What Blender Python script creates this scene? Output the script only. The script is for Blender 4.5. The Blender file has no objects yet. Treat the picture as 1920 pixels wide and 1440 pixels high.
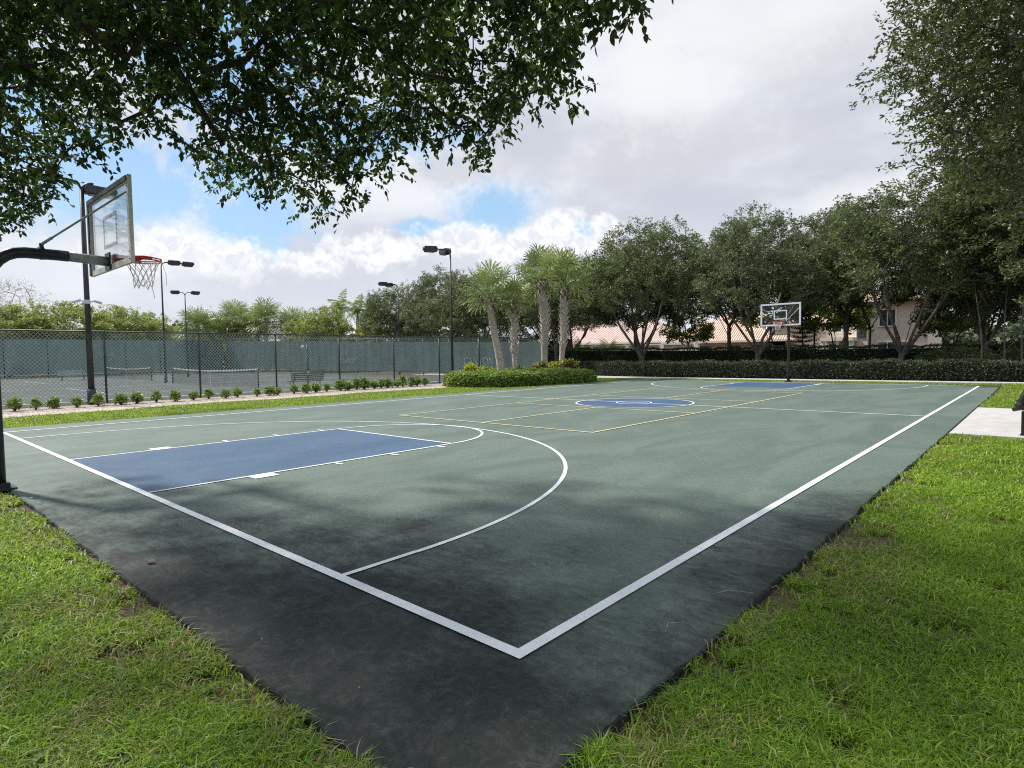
import bpy, bmesh, math, random
import numpy as np
from mathutils import Vector, Matrix
R = math.radians
random.seed(7)
scene = bpy.context.scene
C = scene.collection

# ------------------------------------------------------------------ camera
CAM = Vector((1.923, -2.1696, 1.5212))
YAW, PITCH, ROLL = -0.7312, -0.0478, -0.0154
f_ = Vector((math.sin(YAW)*math.cos(PITCH), math.cos(YAW)*math.cos(PITCH), math.sin(PITCH)))
r_ = Vector((math.cos(YAW), -math.sin(YAW), 0))
u_ = r_.cross(f_)
r2 = r_*math.cos(ROLL) + u_*math.sin(ROLL)
u2 = -r_*math.sin(ROLL) + u_*math.cos(ROLL)
cam_data = bpy.data.cameras.new('camera')
cam = bpy.data.objects.new('camera', cam_data); C.objects.link(cam)
M = Matrix((r2, u2, -f_)).transposed().to_4x4(); M.translation = CAM
cam.matrix_world = M
cam_data.sensor_fit = 'HORIZONTAL'; cam_data.sensor_width = 36
cam_data.lens = 36*1114.3/1920
cam_data.clip_start = .05; cam_data.clip_end = 3000
scene.camera = cam

# ------------------------------------------------------------------ render look
scene.view_settings.view_transform = 'Standard'; scene.view_settings.look = 'None'
scene.view_settings.exposure = 0.16; scene.view_settings.gamma = 1
scene.render.engine = 'CYCLES'
scene.cycles.max_bounces = 7; scene.cycles.diffuse_bounces = 3; scene.cycles.glossy_bounces = 3
scene.cycles.transmission_bounces = 3; scene.cycles.transparent_max_bounces = 12
scene.cycles.use_denoising = False
scene.cycles.filter_width = 1.15
scene.cycles.caustics_reflective = False; scene.cycles.caustics_refractive = False
scene.cycles.sample_clamp_indirect = 4

# ------------------------------------------------------------------ sun
SUN_EL, SUN_AZ = R(48), math.atan2(-0.93, -0.22)      # azimuth measured from +Y towards +X
sdir = Vector((math.sin(SUN_AZ)*math.cos(SUN_EL), math.cos(SUN_AZ)*math.cos(SUN_EL), math.sin(SUN_EL)))
sl = bpy.data.lights.new('sun', 'SUN'); sl.energy = 5.0; sl.angle = R(3.5); sl.color = (1, .95, .87)
so = bpy.data.objects.new('sun', sl); C.objects.link(so)
so.rotation_euler = (-sdir).to_track_quat('-Z', 'Y').to_euler(); so.location = (0, 0, 50)

# ------------------------------------------------------------------ sky with clouds
world = bpy.data.worlds.new("World"); scene.world = world; world.use_nodes = True
NT = world.node_tree; NT.nodes.clear()
class NG:
    def __init__(s, nt): s.nt = nt
    def n(s, t, **k):
        nd = s.nt.nodes.new(t)
        for a, b in k.items(): setattr(nd, a, b)
        return nd
    def set(s, sock, v):
        if hasattr(v, 'is_linked') or isinstance(v, bpy.types.NodeSocket): s.nt.links.new(v, sock)
        else: sock.default_value = v
    def m(s, op, a, b=None, c=None, clamp=False):
        nd = s.n('ShaderNodeMath', operation=op, use_clamp=clamp); s.set(nd.inputs[0], a)
        if b is not None: s.set(nd.inputs[1], b)
        if c is not None: s.set(nd.inputs[2], c)
        return nd.outputs[0]
    def noise(s, vec, scale, detail=4, rough=.5, dist=0, col=False):
        nd = s.n('ShaderNodeTexNoise'); s.set(nd.inputs['Scale'], scale); nd.inputs['Detail'].default_value = detail
        nd.inputs['Roughness'].default_value = rough; nd.inputs['Distortion'].default_value = dist
        if vec is not None: s.set(nd.inputs['Vector'], vec)
        return nd.outputs['Color' if col else 'Fac']
    def mix(s, fac, a, b, blend='MIX'):
        nd = s.n('ShaderNodeMix', data_type='RGBA', blend_type=blend)
        s.set(nd.inputs[0], fac)
        for k, v in ((6, a), (7, b)):
            if isinstance(v, tuple) and len(v) == 3: v = (*v, 1)
            s.set(nd.inputs[k], v)
        return nd.outputs[2]
    def smooth(s, x, lo, hi, a=0., b=1.):
        nd = s.n('ShaderNodeMapRange', interpolation_type='SMOOTHSTEP', clamp=True)
        s.set(nd.inputs[0], x); nd.inputs[1].default_value = lo; nd.inputs[2].default_value = hi
        nd.inputs[3].default_value = a; nd.inputs[4].default_value = b
        return nd.outputs[0]
    def vmath(s, op, a, b):
        nd = s.n('ShaderNodeVectorMath', operation=op); s.set(nd.inputs[0], a); s.set(nd.inputs[1], b)
        return nd.outputs[0]
G = NG(NT)
out = G.n('ShaderNodeOutputWorld'); bg = G.n('ShaderNodeBackground')
sky = G.n('ShaderNodeTexSky', sky_type='NISHITA'); sky.sun_disc = False
sky.sun_elevation = SUN_EL; sky.sun_rotation = SUN_AZ
sky.air_density = 1.0; sky.dust_density = .6; sky.ozone_density = 1.6
tc = G.n('ShaderNodeTexCoord'); D_ = tc.outputs['Generated']
sep = G.n('ShaderNodeSeparateXYZ'); NT.links.new(D_, sep.inputs[0])
az = G.m('MULTIPLY', G.m('ARCTAN2', sep.outputs[0], sep.outputs[1]), 57.2958)
el = G.m('MULTIPLY', G.m('ARCSINE', sep.outputs[2]), 57.2958)
comb = G.n('ShaderNodeCombineXYZ'); G.set(comb.inputs[0], az); G.set(comb.inputs[1], el)
AE = comb.outputs[0]                       # degrees; clouds live in sky directions
n1 = G.m('SUBTRACT', G.noise(AE, .12, 6, .62), .5)
n2 = G.m('SUBTRACT', G.noise(AE, .42, 7, .62), .5)
n4 = G.m('SUBTRACT', G.noise(AE, 1.1, 7, .6, .4), .5)
n3 = G.noise(AE, .045, 3, .5)
def blob(a0, e0, ra, re, namp1=1.6, namp2=1.4, namp3=.5):
    x = G.m('DIVIDE', G.m('SUBTRACT', az, a0), ra); y = G.m('DIVIDE', G.m('SUBTRACT', el, e0), re)
    d = G.m('SQRT', G.m('ADD', G.m('MULTIPLY', x, x), G.m('MULTIPLY', y, y)))
    return G.m('ADD', G.m('ADD', G.m('ADD', d, G.m('MULTIPLY', n1, namp1*1.6)), G.m('MULTIPLY', n2, namp2*1.6)), G.m('MULTIPLY', n4, namp3*1.6))
def union(lst):
    r = lst[0]
    for x in lst[1:]: r = G.m('MINIMUM', r, x)
    return r
# gaps of blue between the clouds
blue = union([blob(-74, 14.6, 13, 4.2), blob(-65, 12.4, 6, 3.0), blob(-66, 24, 8, 6), blob(-84, 17, 7, 5),
              blob(-43.2, 13.6, 4.4, 2.5, .8, .6), blob(-50, 12.0, 3.0, .9), blob(-35.0, 11.5, 1.6, .8),
              blob(-57, 20, 9, 2.6), blob(110, 35, 35, 14), blob(-150, 40, 30, 16)])
bmask = G.smooth(blue, .45, 1.45, 1, 0)
# thick grey layer, brighter and darker bands
band = G.smooth(G.m('ADD', G.noise(G.vmath('MULTIPLY', AE, (1, 2.4, 1)), .045, 4, .55), G.m('MULTIPLY', n1, .25)), .36, .66)
grey = G.mix(band, (.56, .59, .67), (.80, .82, .87))
dark = G.smooth(union([blob(-27, 18, 13, 3.0, 1.2, .3), blob(-12, 24, 9, 3, 1.2, .3), blob(-47, 17, 6, 1.6, 1.2, .3)]), .3, 1.4, .80, 0)
grey = G.mix(dark, grey, (.60, .61, .66))
light = G.smooth(union([blob(-20, 27, 14, 4, 1.2, .3), blob(-10.5, 12.3, 6, 1.6, 1.2, .3), blob(-28, 25, 6, 5)]), .2, 1.5, .7, 0)
grey = G.mix(light, grey, (.84, .85, .87))
hz = G.smooth(el, 0, 14, .65, 0)
grey = G.mix(hz, grey, (.74, .78, .86))
bluec = G.mix(G.smooth(el, 4, 26), (.45, .69, .92), (.32, .55, .87))
nish = G.n('ShaderNodeVectorMath', operation='SCALE'); NT.links.new(sky.outputs[0], nish.inputs[0]); nish.inputs[3].default_value = .12
bluec = G.mix(.25, bluec, nish.outputs[0])
skyc = G.mix(bmask, grey, bluec)
# cumulus heads
cum = union([blob(-71, 9.2, 3.4, 2.0, .8, 1.3, .8), blob(-67.0, 8.5, 3.2, 1.8, .8, 1.3, .8), blob(-75, 8.5, 3, 1.5, .8, 1.3, .8), blob(-37.6, 12.0, 2.3, 1.5, .6, 1.2, .8),
             blob(-39.5, 11.2, 2, 1.1, .6, 1.2, .8), blob(-33, 11.8, 1.4, 1.0, .6, 1.2, .8), blob(-54.6, 9.9, 4.2, 1.7, .8, 1.3, .8), blob(-46.5, 11.0, 4.0, 1.3, .8, 1.3, .8), blob(-39, 10.2, 6, 1.4, .8, 1.3, .8),
             blob(-60, 8.6, 3, 1.2, .8, 1.3, .8)])
cmask = G.m('MULTIPLY', G.smooth(cum, .55, 1.32, 1, 0), G.smooth(el, 5.5, 9.5, .25, 1))
puff = G.smooth(G.noise(AE, .8, 6, .65, .8), .35, .62)
shade = G.smooth(G.m('ADD', G.m('MULTIPLY', cum, .6), G.m('MULTIPLY', puff, .6)), .25, .95)
cumc = G.mix(shade, (.74, .77, .85), (.98, .98, .98))
skyc = G.mix(G.m('MULTIPLY', cmask, .92), skyc, cumc)
below = G.smooth(el, -1.5, .3)
skyc = G.mix(below, (.30, .33, .28), skyc)
NT.links.new(skyc, bg.inputs[0]); bg.inputs[1].default_value = 1.0
NT.links.new(bg.outputs[0], out.inputs[0])
world.cycles.sampling_method = 'MANUAL'; world.cycles.sample_map_resolution = 1024

# ------------------------------------------------------------------ helpers
def tag(o, label=None, cat=None, group=None, kind=None):
    if label: o['label'] = label
    if cat: o['category'] = cat
    if group: o['group'] = group
    if kind: o['kind'] = kind
    return o
def empty(name, loc, rz=0, label=None, cat=None, group=None):
    o = bpy.data.objects.new(name, None); C.objects.link(o); o.location = loc; o.rotation_euler = (0, 0, rz)
    o.empty_display_size = .2
    return tag(o, label, cat, group)
def link(name, me, parent=None, mat=None):
    o = bpy.data.objects.new(name, me); C.objects.link(o)
    if parent: o.parent = parent
    if mat and not me.materials: me.materials.append(mat)
    return o
def copy_tree(o, parent=None):
    c = o.copy(); C.objects.link(c); c.parent = parent
    for k in list(c.keys()):
        if k in ('label', 'category', 'group') and parent is not None: del c[k]
    for ch in [x for x in bpy.data.objects if x.parent == o]: copy_tree(ch, c)
    return c
def mesh_np(name, V, F, smooth=False, counts=None):
    """V (n,3); F flat index array with counts per face (int or array)"""
    me = bpy.data.meshes.new(name)
    V = np.asarray(V, np.float32); F = np.asarray(F, np.int32).ravel()
    if counts is None: counts = 4
    nf = len(F)//counts if isinstance(counts, int) else len(counts)
    cnt = np.full(nf, counts, np.int32) if isinstance(counts, int) else np.asarray(counts, np.int32)
    me.vertices.add(len(V)); me.vertices.foreach_set('co', V.ravel())
    me.loops.add(len(F)); me.loops.foreach_set('vertex_index', F)
    me.polygons.add(nf); st = np.concatenate([[0], np.cumsum(cnt)[:-1]]).astype(np.int32)
    me.polygons.foreach_set('loop_start', st); me.polygons.foreach_set('loop_total', cnt)
    if smooth: me.polygons.foreach_set('use_smooth', np.ones(nf, bool))
    me.update(calc_edges=True)
    return me
class MB:
    def __init__(s): s.V = []; s.F = []
    def add(s, V, F):
        o = len(s.V); s.V += [tuple(v) for v in V]; s.F += [tuple(i+o for i in f) for f in F]; return s
    def box(s, c, d, rot=None, bev=0):
        x, y, z = d[0]/2, d[1]/2, d[2]/2
        V = [Vector((a*x, b*y, e*z)) for a in (-1, 1) for b in (-1, 1) for e in (-1, 1)]
        if rot is not None: V = [rot @ v for v in V]
        V = [v+Vector(c) for v in V]
        return s.add(V, [(0, 1, 3, 2), (4, 6, 7, 5), (0, 4, 5, 1), (2, 3, 7, 6), (0, 2, 6, 4), (1, 5, 7, 3)])
    def tube(s, P, rad, n=8, cap=True):
        P = [Vector(p) for p in P]
        if not isinstance(rad, (list, tuple)): rad = [rad]*len(P)
        V = []; F = []; prev = None
        for i, p in enumerate(P):
            t = (P[min(i+1, len(P)-1)]-P[max(i-1, 0)]).normalized()
            if prev is None:
                a = Vector((0, 0, 1)) if abs(t.z) < .9 else Vector((1, 0, 0)); x = t.cross(a).normalized()
            else: x = (prev-t*prev.dot(t)).normalized()
            prev = x; y = t.cross(x)
            for k in range(n):
                th = 2*math.pi*k/n; V.append(p+(x*math.cos(th)+y*math.sin(th))*rad[i])
        for i in range(len(P)-1):
            for k in range(n): F.append((i*n+k, i*n+(k+1) % n, (i+1)*n+(k+1) % n, (i+1)*n+k))
        if cap: F.append(tuple(range(n-1, -1, -1))); F.append(tuple((len(P)-1)*n+k for k in range(n)))
        return s.add(V, F)
    def prism(s, pts, z0, z1):
        n = len(pts); V = [(x, y, z0) for x, y in pts]+[(x, y, z1) for x, y in pts]
        F = [tuple(range(n-1, -1, -1)), tuple(range(n, 2*n))]+[(k, (k+1) % n, n+(k+1) % n, n+k) for k in range(n)]
        return s.add(V, F)
    def build(s, name, mat, parent=None, smooth=False, bevel=0):
        me = bpy.data.meshes.new(name); me.from_pydata(s.V, [], s.F); me.materials.append(mat)
        bm = bmesh.new(); bm.from_mesh(me); bmesh.ops.recalc_face_normals(bm, faces=bm.faces)
        if bevel: bmesh.ops.bevel(bm, geom=[e for e in bm.edges if e.calc_face_angle(0) > .6], offset=bevel, segments=2, affect='EDGES', profile=.6)
        bm.to_mesh(me); bm.free()
        if smooth: me.polygons.foreach_set('use_smooth', [True]*len(me.polygons))
        return link(name, me, parent)

# ------------------------------------------------------------------ materials
def new_mat(name):
    m = bpy.data.materials.new(name); m.use_nodes = True
    nt = m.node_tree; g = NG(nt); b = nt.nodes['Principled BSDF']
    return m, g, b
def obj_coord(g): return g.n('ShaderNodeTexCoord').outputs['Object']
def world_pos(g): return g.n('ShaderNodeNewGeometry').outputs['Position']
def simple(name, col, rough=.5, var=.12, scale=6, metal=0, bump=0, bscale=40, coord='obj', spec=.5):
    m, g, b = new_mat(name); P = obj_coord(g) if coord == 'obj' else world_pos(g)
    n = g.noise(P, scale, 5, .6)
    c2 = tuple(max(0, x*(1-2.2*var)) for x in col); c3 = tuple(min(1, x*(1+1.2*var)) for x in col)
    g.set(b.inputs['Base Color'], g.mix(g.smooth(n, .3, .7), c2, c3))
    b.inputs['Roughness'].default_value = rough; b.inputs['Metallic'].default_value = metal
    b.inputs['Specular IOR Level'].default_value = spec
    if bump:
        bn = g.n('ShaderNodeBump'); bn.inputs['Strength'].default_value = bump; bn.inputs['Distance'].default_value = .01
        g.set(bn.inputs['Height'], g.noise(P, bscale, 4, .6)); g.set(b.inputs['Normal'], bn.outputs[0])
    return m
def leaf_mat(name, c1, c2, c3=None, trans=.35, rough=.45, tcol=None, amt3=.1, spec=.4):
    """foliage: colour differs leaf to leaf (random per island)"""
    m, g, b = new_mat(name); geo = g.n('ShaderNodeNewGeometry')
    rnd = geo.outputs['Random Per Island']
    n = g.noise(geo.outputs['Position'], .9, 3, .5)
    f = g.m('ADD', g.m('MULTIPLY', rnd, .7), g.m('MULTIPLY', g.smooth(n, .3, .7), .3))
    col = g.mix(f, c1, c2)
    if c3: col = g.mix(g.smooth(g.m('FRACT', g.m('MULTIPLY', rnd, 7.31)), 1-amt3, 1-amt3+.02), col, c3)
    g.set(b.inputs['Base Color'], col); b.inputs['Roughness'].default_value = rough
    b.inputs['Specular IOR Level'].default_value = spec
    tr = g.n('ShaderNodeBsdfTranslucent')
    tm = g.mix(.6, col, tcol if tcol else tuple(min(1, x*2.2) for x in c2)); g.set(tr.inputs[0], tm)
    mx = g.n('ShaderNodeMixShader'); mx.inputs[0].default_value = trans
    g.nt.links.new(b.outputs[0], mx.inputs[1]); g.nt.links.new(tr.outputs[0], mx.inputs[2])
    g.nt.links.new(mx.outputs[0], g.nt.nodes['Material Output'].inputs[0])
    return m
def bark_mat(name, c1, c2, scale=8, stretch=.25):
    m, g, b = new_mat(name); P = g.vmath('MULTIPLY', obj_coord(g), (1, 1, stretch))
    n = g.noise(P, scale, 8, .7)
    g.set(b.inputs['Base Color'], g.mix(g.smooth(n, .35, .65), c1, c2)); b.inputs['Roughness'].default_value = .9
    bn = g.n('ShaderNodeBump'); bn.inputs['Strength'].default_value = .8; bn.inputs['Distance'].default_value = .03
    g.set(bn.inputs['Height'], g.noise(P, scale*3, 6, .7)); g.set(b.inputs['Normal'], bn.outputs[0])
    return m
rng = np.random.default_rng(11)
M_white = simple('line_white', (.74, .75, .77), .6, .10, 9, coord='w', bump=.15, bscale=160)
def line_mat(name, col, worn):
    m, g, b = new_mat(name); P = world_pos(g)
    n = g.noise(P, 1.6, 8, .75); n2 = g.noise(P, 70, 4, .7)
    w = g.m('MULTIPLY', g.smooth(n, .5, .75), g.smooth(n2, .42, .62)); sp = g.smooth(n2, .60, .68)
    c = g.mix(g.m('MULTIPLY', w, worn), col, (.20, .22, .22)); c = g.mix(g.m('MULTIPLY', sp, worn*.8), c, (.2, .2, .2)); c = g.mix(g.m('MULTIPLY', g.smooth(g.noise(P, .9, 7, .7), .48, .75), .35), c, (.36, .38, .37))
    g.set(b.inputs['Base Color'], c); b.inputs['Roughness'].default_value = .6
    return m
M_line = line_mat('court_white_paint', (.78, .80, .82), .62)
M_yel = line_mat('court_yellow_paint', (.70, .64, .36), .5)

# ---- court surface : acrylic paint with real mildew stains, brushed texture and fine grit
def court_mat(name, base, base2, stain=1.0):
    m, g, b = new_mat(name); P = world_pos(g)
    s = g.n('ShaderNodeSeparateXYZ'); g.nt.links.new(P, s.inputs[0]); X, Y = s.outputs[0], s.outputs[1]
    big = g.noise(P, .35, 5, .6); mid = g.noise(P, 1.7, 7, .65); wide = g.noise(g.vmath('MULTIPLY', P, (1, .35, 1)), .8, 6, .6, 1.2)
    brush = g.noise(g.vmath('MULTIPLY', P, (3, 14, 1)), 1.5, 6, .7, .8); fine = g.noise(P, 90, 3, .7)
    swirl = g.noise(P, 4.5, 8, .75, 2.2)
    col = g.mix(g.smooth(wide, .35, .65), base, base2)
    col = g.mix(g.m('MULTIPLY', g.smooth(brush, .45, .75), .30), col, tuple(min(1, x*1.22) for x in base2))
    col = g.mix(g.m('MULTIPLY', g.smooth(fine, .35, .75), .22), col, tuple(x*.55 for x in base))
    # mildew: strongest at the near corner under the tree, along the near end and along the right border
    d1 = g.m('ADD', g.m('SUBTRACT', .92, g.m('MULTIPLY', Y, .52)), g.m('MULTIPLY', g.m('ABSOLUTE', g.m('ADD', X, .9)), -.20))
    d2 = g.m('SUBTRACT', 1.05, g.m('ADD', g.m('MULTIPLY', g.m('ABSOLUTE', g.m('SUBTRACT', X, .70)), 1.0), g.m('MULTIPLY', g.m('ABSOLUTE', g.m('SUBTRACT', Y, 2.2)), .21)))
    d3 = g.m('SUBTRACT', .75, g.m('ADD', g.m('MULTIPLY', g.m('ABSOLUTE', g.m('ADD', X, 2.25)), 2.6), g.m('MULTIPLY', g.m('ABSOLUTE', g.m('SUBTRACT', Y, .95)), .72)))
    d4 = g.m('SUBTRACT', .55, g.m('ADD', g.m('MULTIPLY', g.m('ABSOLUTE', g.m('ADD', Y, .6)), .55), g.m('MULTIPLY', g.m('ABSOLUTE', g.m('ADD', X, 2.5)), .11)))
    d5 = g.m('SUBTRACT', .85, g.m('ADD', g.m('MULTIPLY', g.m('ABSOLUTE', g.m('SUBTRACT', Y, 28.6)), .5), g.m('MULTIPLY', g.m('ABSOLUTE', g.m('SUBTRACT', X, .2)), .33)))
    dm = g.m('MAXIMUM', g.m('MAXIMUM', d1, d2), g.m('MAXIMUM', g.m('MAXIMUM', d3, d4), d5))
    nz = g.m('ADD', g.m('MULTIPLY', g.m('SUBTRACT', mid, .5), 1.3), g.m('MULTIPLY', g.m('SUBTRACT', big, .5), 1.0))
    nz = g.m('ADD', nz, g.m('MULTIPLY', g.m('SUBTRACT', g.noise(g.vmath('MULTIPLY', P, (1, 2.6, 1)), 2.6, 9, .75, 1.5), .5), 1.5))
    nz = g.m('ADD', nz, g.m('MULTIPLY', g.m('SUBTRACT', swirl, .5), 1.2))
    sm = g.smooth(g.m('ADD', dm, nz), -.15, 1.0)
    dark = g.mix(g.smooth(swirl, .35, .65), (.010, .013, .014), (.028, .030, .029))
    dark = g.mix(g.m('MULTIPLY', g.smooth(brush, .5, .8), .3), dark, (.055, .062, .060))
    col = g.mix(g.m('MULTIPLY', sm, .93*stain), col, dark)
    scuff = g.smooth(g.noise(P, 7.5, 10, .82, 1.2), .46, .72)
    grain = g.noise(P, 26, 8, .8, 1.0)
    col = g.mix(g.m('MULTIPLY', g.m('MULTIPLY', scuff, sm), .50), col, (.120, .130, .124))
    col = g.mix(g.smooth(grain, .35, .68, .38, 0), col, (.012, .014, .014), 'MIX')
    pale = g.m('MULTIPLY', g.smooth(g.noise(g.vmath('MULTIPLY', P, (1.0, 3.0, 1)), 1.1, 9, .75, 2.0), .55, .80), .22)
    col = g.mix(pale, col, tuple(min(1, x*1.35+.02) for x in base2))
    spots = g.m('MULTIPLY', g.smooth(g.noise(P, 7, 2, .5), .70, .76), .55)
    col = g.mix(g.m('MULTIPLY', spots, .35), col, (.10, .11, .105))
    g.set(b.inputs['Base Color'], col)
    g.set(b.inputs['Roughness'], g.mix(g.smooth(mid, .3, .7), (.62,)*3, (.78,)*3))
    g.set(b.inputs['Specular IOR Level'], g.mix(sm, (.30,)*3, (.14,)*3))
    bn = g.n('ShaderNodeBump'); bn.inputs['Strength'].default_value = .10; bn.inputs['Distance'].default_value = .004
    g.set(bn.inputs['Height'], g.noise(P, 160, 3, .7)); g.set(b.inputs['Normal'], bn.outputs[0])
    return m
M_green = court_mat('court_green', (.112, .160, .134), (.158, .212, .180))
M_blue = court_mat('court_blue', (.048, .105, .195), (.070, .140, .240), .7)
M_pad = simple('pad_edge_asphalt', (.034, .030, .027), .95, .35, 30, coord='w', bump=.8, bscale=60)

# ---- soil sheet reaching the horizon
m, g, b = new_mat('ground_turf'); P = world_pos(g)
n = g.noise(P, .6, 6, .6); n2 = g.noise(P, 9, 6, .7)
c = g.mix(g.smooth(n, .35, .65), (.045, .050, .018), (.080, .085, .025)); c = g.mix(g.smooth(n2, .40, .55), c, g.mix(g.smooth(g.noise(P, 60, 4, .7), .35, .65), (.035, .020, .013), (.13, .085, .05)))
g.set(b.inputs['Base Color'], c); b.inputs['Roughness'].default_value = .95
bn = g.n('ShaderNodeBump'); bn.inputs['Strength'].default_value = .7; bn.inputs['Distance'].default_value = .03
g.set(bn.inputs['Height'], n2); g.set(b.inputs['Normal'], bn.outputs[0]); M_turf = m
tag(MB().add([(-900, -500, -.05), (900, -500, -.05), (900, 1300, -.05), (-900, 1300, -.05)], [(0, 1, 2, 3)]).build('ground', M_turf), kind='structure')

# ---- court pad with ragged asphalt edges
X0, X1, Y0, Y1 = -16.2, .62, -.93, 29.0
def ragged(a, b_, step, amp):
    a = Vector(a); b_ = Vector(b_); L = (b_-a).length; n = max(2, int(L/step)); nr = Vector((-(b_-a).y, (b_-a).x))/L
    out_ = []; v = 0
    for i in range(n):
        v = v*.8+random.uniform(-amp, amp)*.6
        out_.append(tuple(a+(b_-a)*(i/n)+nr*(v*min(1, i/3))))
    return out_
edge = ragged((X0, Y0), (X1, Y0), .05, .011)+ragged((X1, Y0), (X1, 11), .05, .013)+ragged((X1, 11), (X1, 17.3), .8, .002)+ragged((X1, 17.3), (X1, Y1), .15, .03)+ragged((X1, Y1), (X0, Y1), .3, .03)+ragged((X0, Y1), (X0, Y0), .2, .02)
pad = bpy.data.meshes.new('basketball_court')
n = len(edge)
V = [(x, y, 0) for x, y in edge]
cx_, cy_ = -7.8, 14
def outw(p, k, z):
    dx = (p[0]-cx_)/9; dy = (p[1]-cy_)/15; q = (k if abs(dx) > .9 else 0, k if abs(dy) > .9 else 0)
    return (p[0]+math.copysign(q[0], dx), p[1]+math.copysign(q[1], dy), z)
V += [outw(p, .004+random.uniform(0, .008), -.012) for p in edge]+[outw(p, .005+random.uniform(0, .010), -.14) for p in edge]
F = [tuple(range(n))]+[(k, n+k, n+(k+1) % n, (k+1) % n) for k in range(n)]+[(n+k, 2*n+k, 2*n+(k+1) % n, n+(k+1) % n) for k in range(n)]
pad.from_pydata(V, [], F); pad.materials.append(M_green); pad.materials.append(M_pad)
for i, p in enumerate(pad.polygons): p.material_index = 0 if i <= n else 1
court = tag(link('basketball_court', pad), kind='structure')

W, L_ = 15.12, 28.11; CX = -W/2
def ring(cx, cy, r0, r1, a0, a1, z, n=96):
    V = []; F = []
    for i in range(n+1):
        a = R(a0+(a1-a0)*i/n); V += [(cx+r0*math.cos(a), cy+r0*math.sin(a), z), (cx+r1*math.cos(a), cy+r1*math.sin(a), z)]
    for i in range(n): F.append((2*i, 2*i+1, 2*i+3, 2*i+2))
    return V, F
def strip(mb, x0, y0, x1, y1, w, z):
    if abs(x1-x0) < 1e-6: mb.add([(x0-w/2, y0, z), (x0+w/2, y0, z), (x0+w/2, y1, z), (x0-w/2, y1, z)], [(0, 1, 2, 3)])
    else: mb.add([(x0, y0-w/2, z), (x1, y0-w/2, z), (x1, y0+w/2, z), (x0, y0+w/2, z)], [(0, 1, 2, 3)])
# blue fields
mb = MB(); mb.add([(CX-1.81, .06, .004), (CX+1.81, .06, .004), (CX+1.81, 4.76, .004), (CX-1.81, 4.76, .004)], [(0, 1, 2, 3)])
mb.build('key_area', M_blue, court)
mb = MB(); mb.add([(CX-1.81, L_-4.76, .004), (CX+1.81, L_-4.76, .004), (CX+1.81, L_-.06, .004), (CX-1.81, L_-.06, .004)], [(0, 1, 2, 3)])
mb.build('key_area', M_blue, court)
mb = MB(); mb.add([(CX+1.8*math.cos(2*math.pi*k/96), L_/2+1.8*math.sin(2*math.pi*k/96), .004) for k in range(96)], [tuple(range(96))])
mb.build('center_circle', M_blue, court)
# white lines
mb = MB(); z = .008; bw = .075
strip(mb, -W, bw/2, 0, bw/2, bw, z); strip(mb, -W, L_-bw/2, 0, L_-bw/2, bw, z)
strip(mb, -bw/2, bw, -bw/2, L_-bw, bw, z); strip(mb, -W+bw/2, bw, -W+bw/2, L_-bw, bw, z)
strip(mb, -W+bw, L_/2, -bw, L_/2, .06, z)
for r in (1.805, .55): mb.add(*ring(CX, L_/2, r-.05, r, 0, 360, z+.002))
r3 = W/2-1.70+.025; c3 = .72
for s, b0 in ((1, 0), (-1, L_)):
    yy = lambda v: b0+s*v
    for sx in (-1, 1):
        a, b_ = sorted((yy(bw), yy(4.78))); strip(mb, CX+sx*1.805, a, CX+sx*1.805, b_, .05, z)
        a, b_ = sorted((yy(bw), yy(c3))); strip(mb, CX+sx*(r3-.025), a, CX+sx*(r3-.025), b_, .05, z)
        a, b_ = sorted((yy(1.22), yy(1.54))); xo = CX+sx*1.83; x_ = sorted((xo, xo+sx*.2))
        mb.add([(x_[0], a, z), (x_[1], a, z), (x_[1], b_, z), (x_[0], b_, z)], [(0, 1, 2, 3)])
        for v in (2.48, 3.46, 4.44):
            x_ = sorted((xo, xo+sx*.2)); strip(mb, x_[0], yy(v), x_[1], yy(v), .05, z)
    strip(mb, CX-1.78, yy(4.78), CX+1.78, yy(4.78), .05, z+.0012)
    a0, a1 = (0, 180) if s > 0 else (180, 360)
    mb.add(*ring(CX, yy(4.805), 1.78, 1.83, a0, a1, z)); mb.add(*ring(CX, yy(c3), r3-.05, r3, a0, a1, z-.002))
mb.build('court_lines', M_line, court)
# yellow pickleball court
mb = MB(); px, py = -7.6, 14.1; z = .0105; hw, hl = 3.05, 6.70
strip(mb, px-hw, py-hl, px+hw, py-hl, .05, z); strip(mb, px-hw, py+hl, px+hw, py+hl, .05, z)
for sx in (-1, 1): strip(mb, px+sx*(hw-.025), py-hl+.025, px+sx*(hw-.025), py+hl-.025, .05, z)
for s in (-1, 1):
    strip(mb, px-hw+.05, py+s*2.12, px+hw-.05, py+s*2.12, .05, z)
    a, b_ = sorted((py+s*2.145, py+s*(hl-.025))); strip(mb, px, a, px, b_, .05, z)
mb.build('pickleball_lines', M_yel, court)

# ---- other ground surfaces
M_conc = simple('concrete', (.50, .485, .475), .85, .06, 3, coord='w', bump=.3, bscale=90)
M_mulch = simple('mulch_sand', (.50, .425, .365), .95, .35, 14, coord='w', bump=1.0, bscale=30)
mb = MB(); mb.box((3.66, 14.12, -.06), (6.0, 6.16, .13)); tag(mb.build('bench_slab', M_conc, bevel=.006), kind='structure')
mb = MB(); pts = [(-40, 33.2), (-21.5, 33.2), (-18, 32.7), (-9, 32.6), (14, 32.7)]; pb = [(14, 31.45), (-9, 31.3), (-17, 31.1), (-20, 30.4), (-23.6, 29.7), (-40, 31.2)]
mb.prism(pts[::-1]+pb[::-1], -.2, -.01); tag(mb.build('footpath', M_conc), kind='structure')
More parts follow.
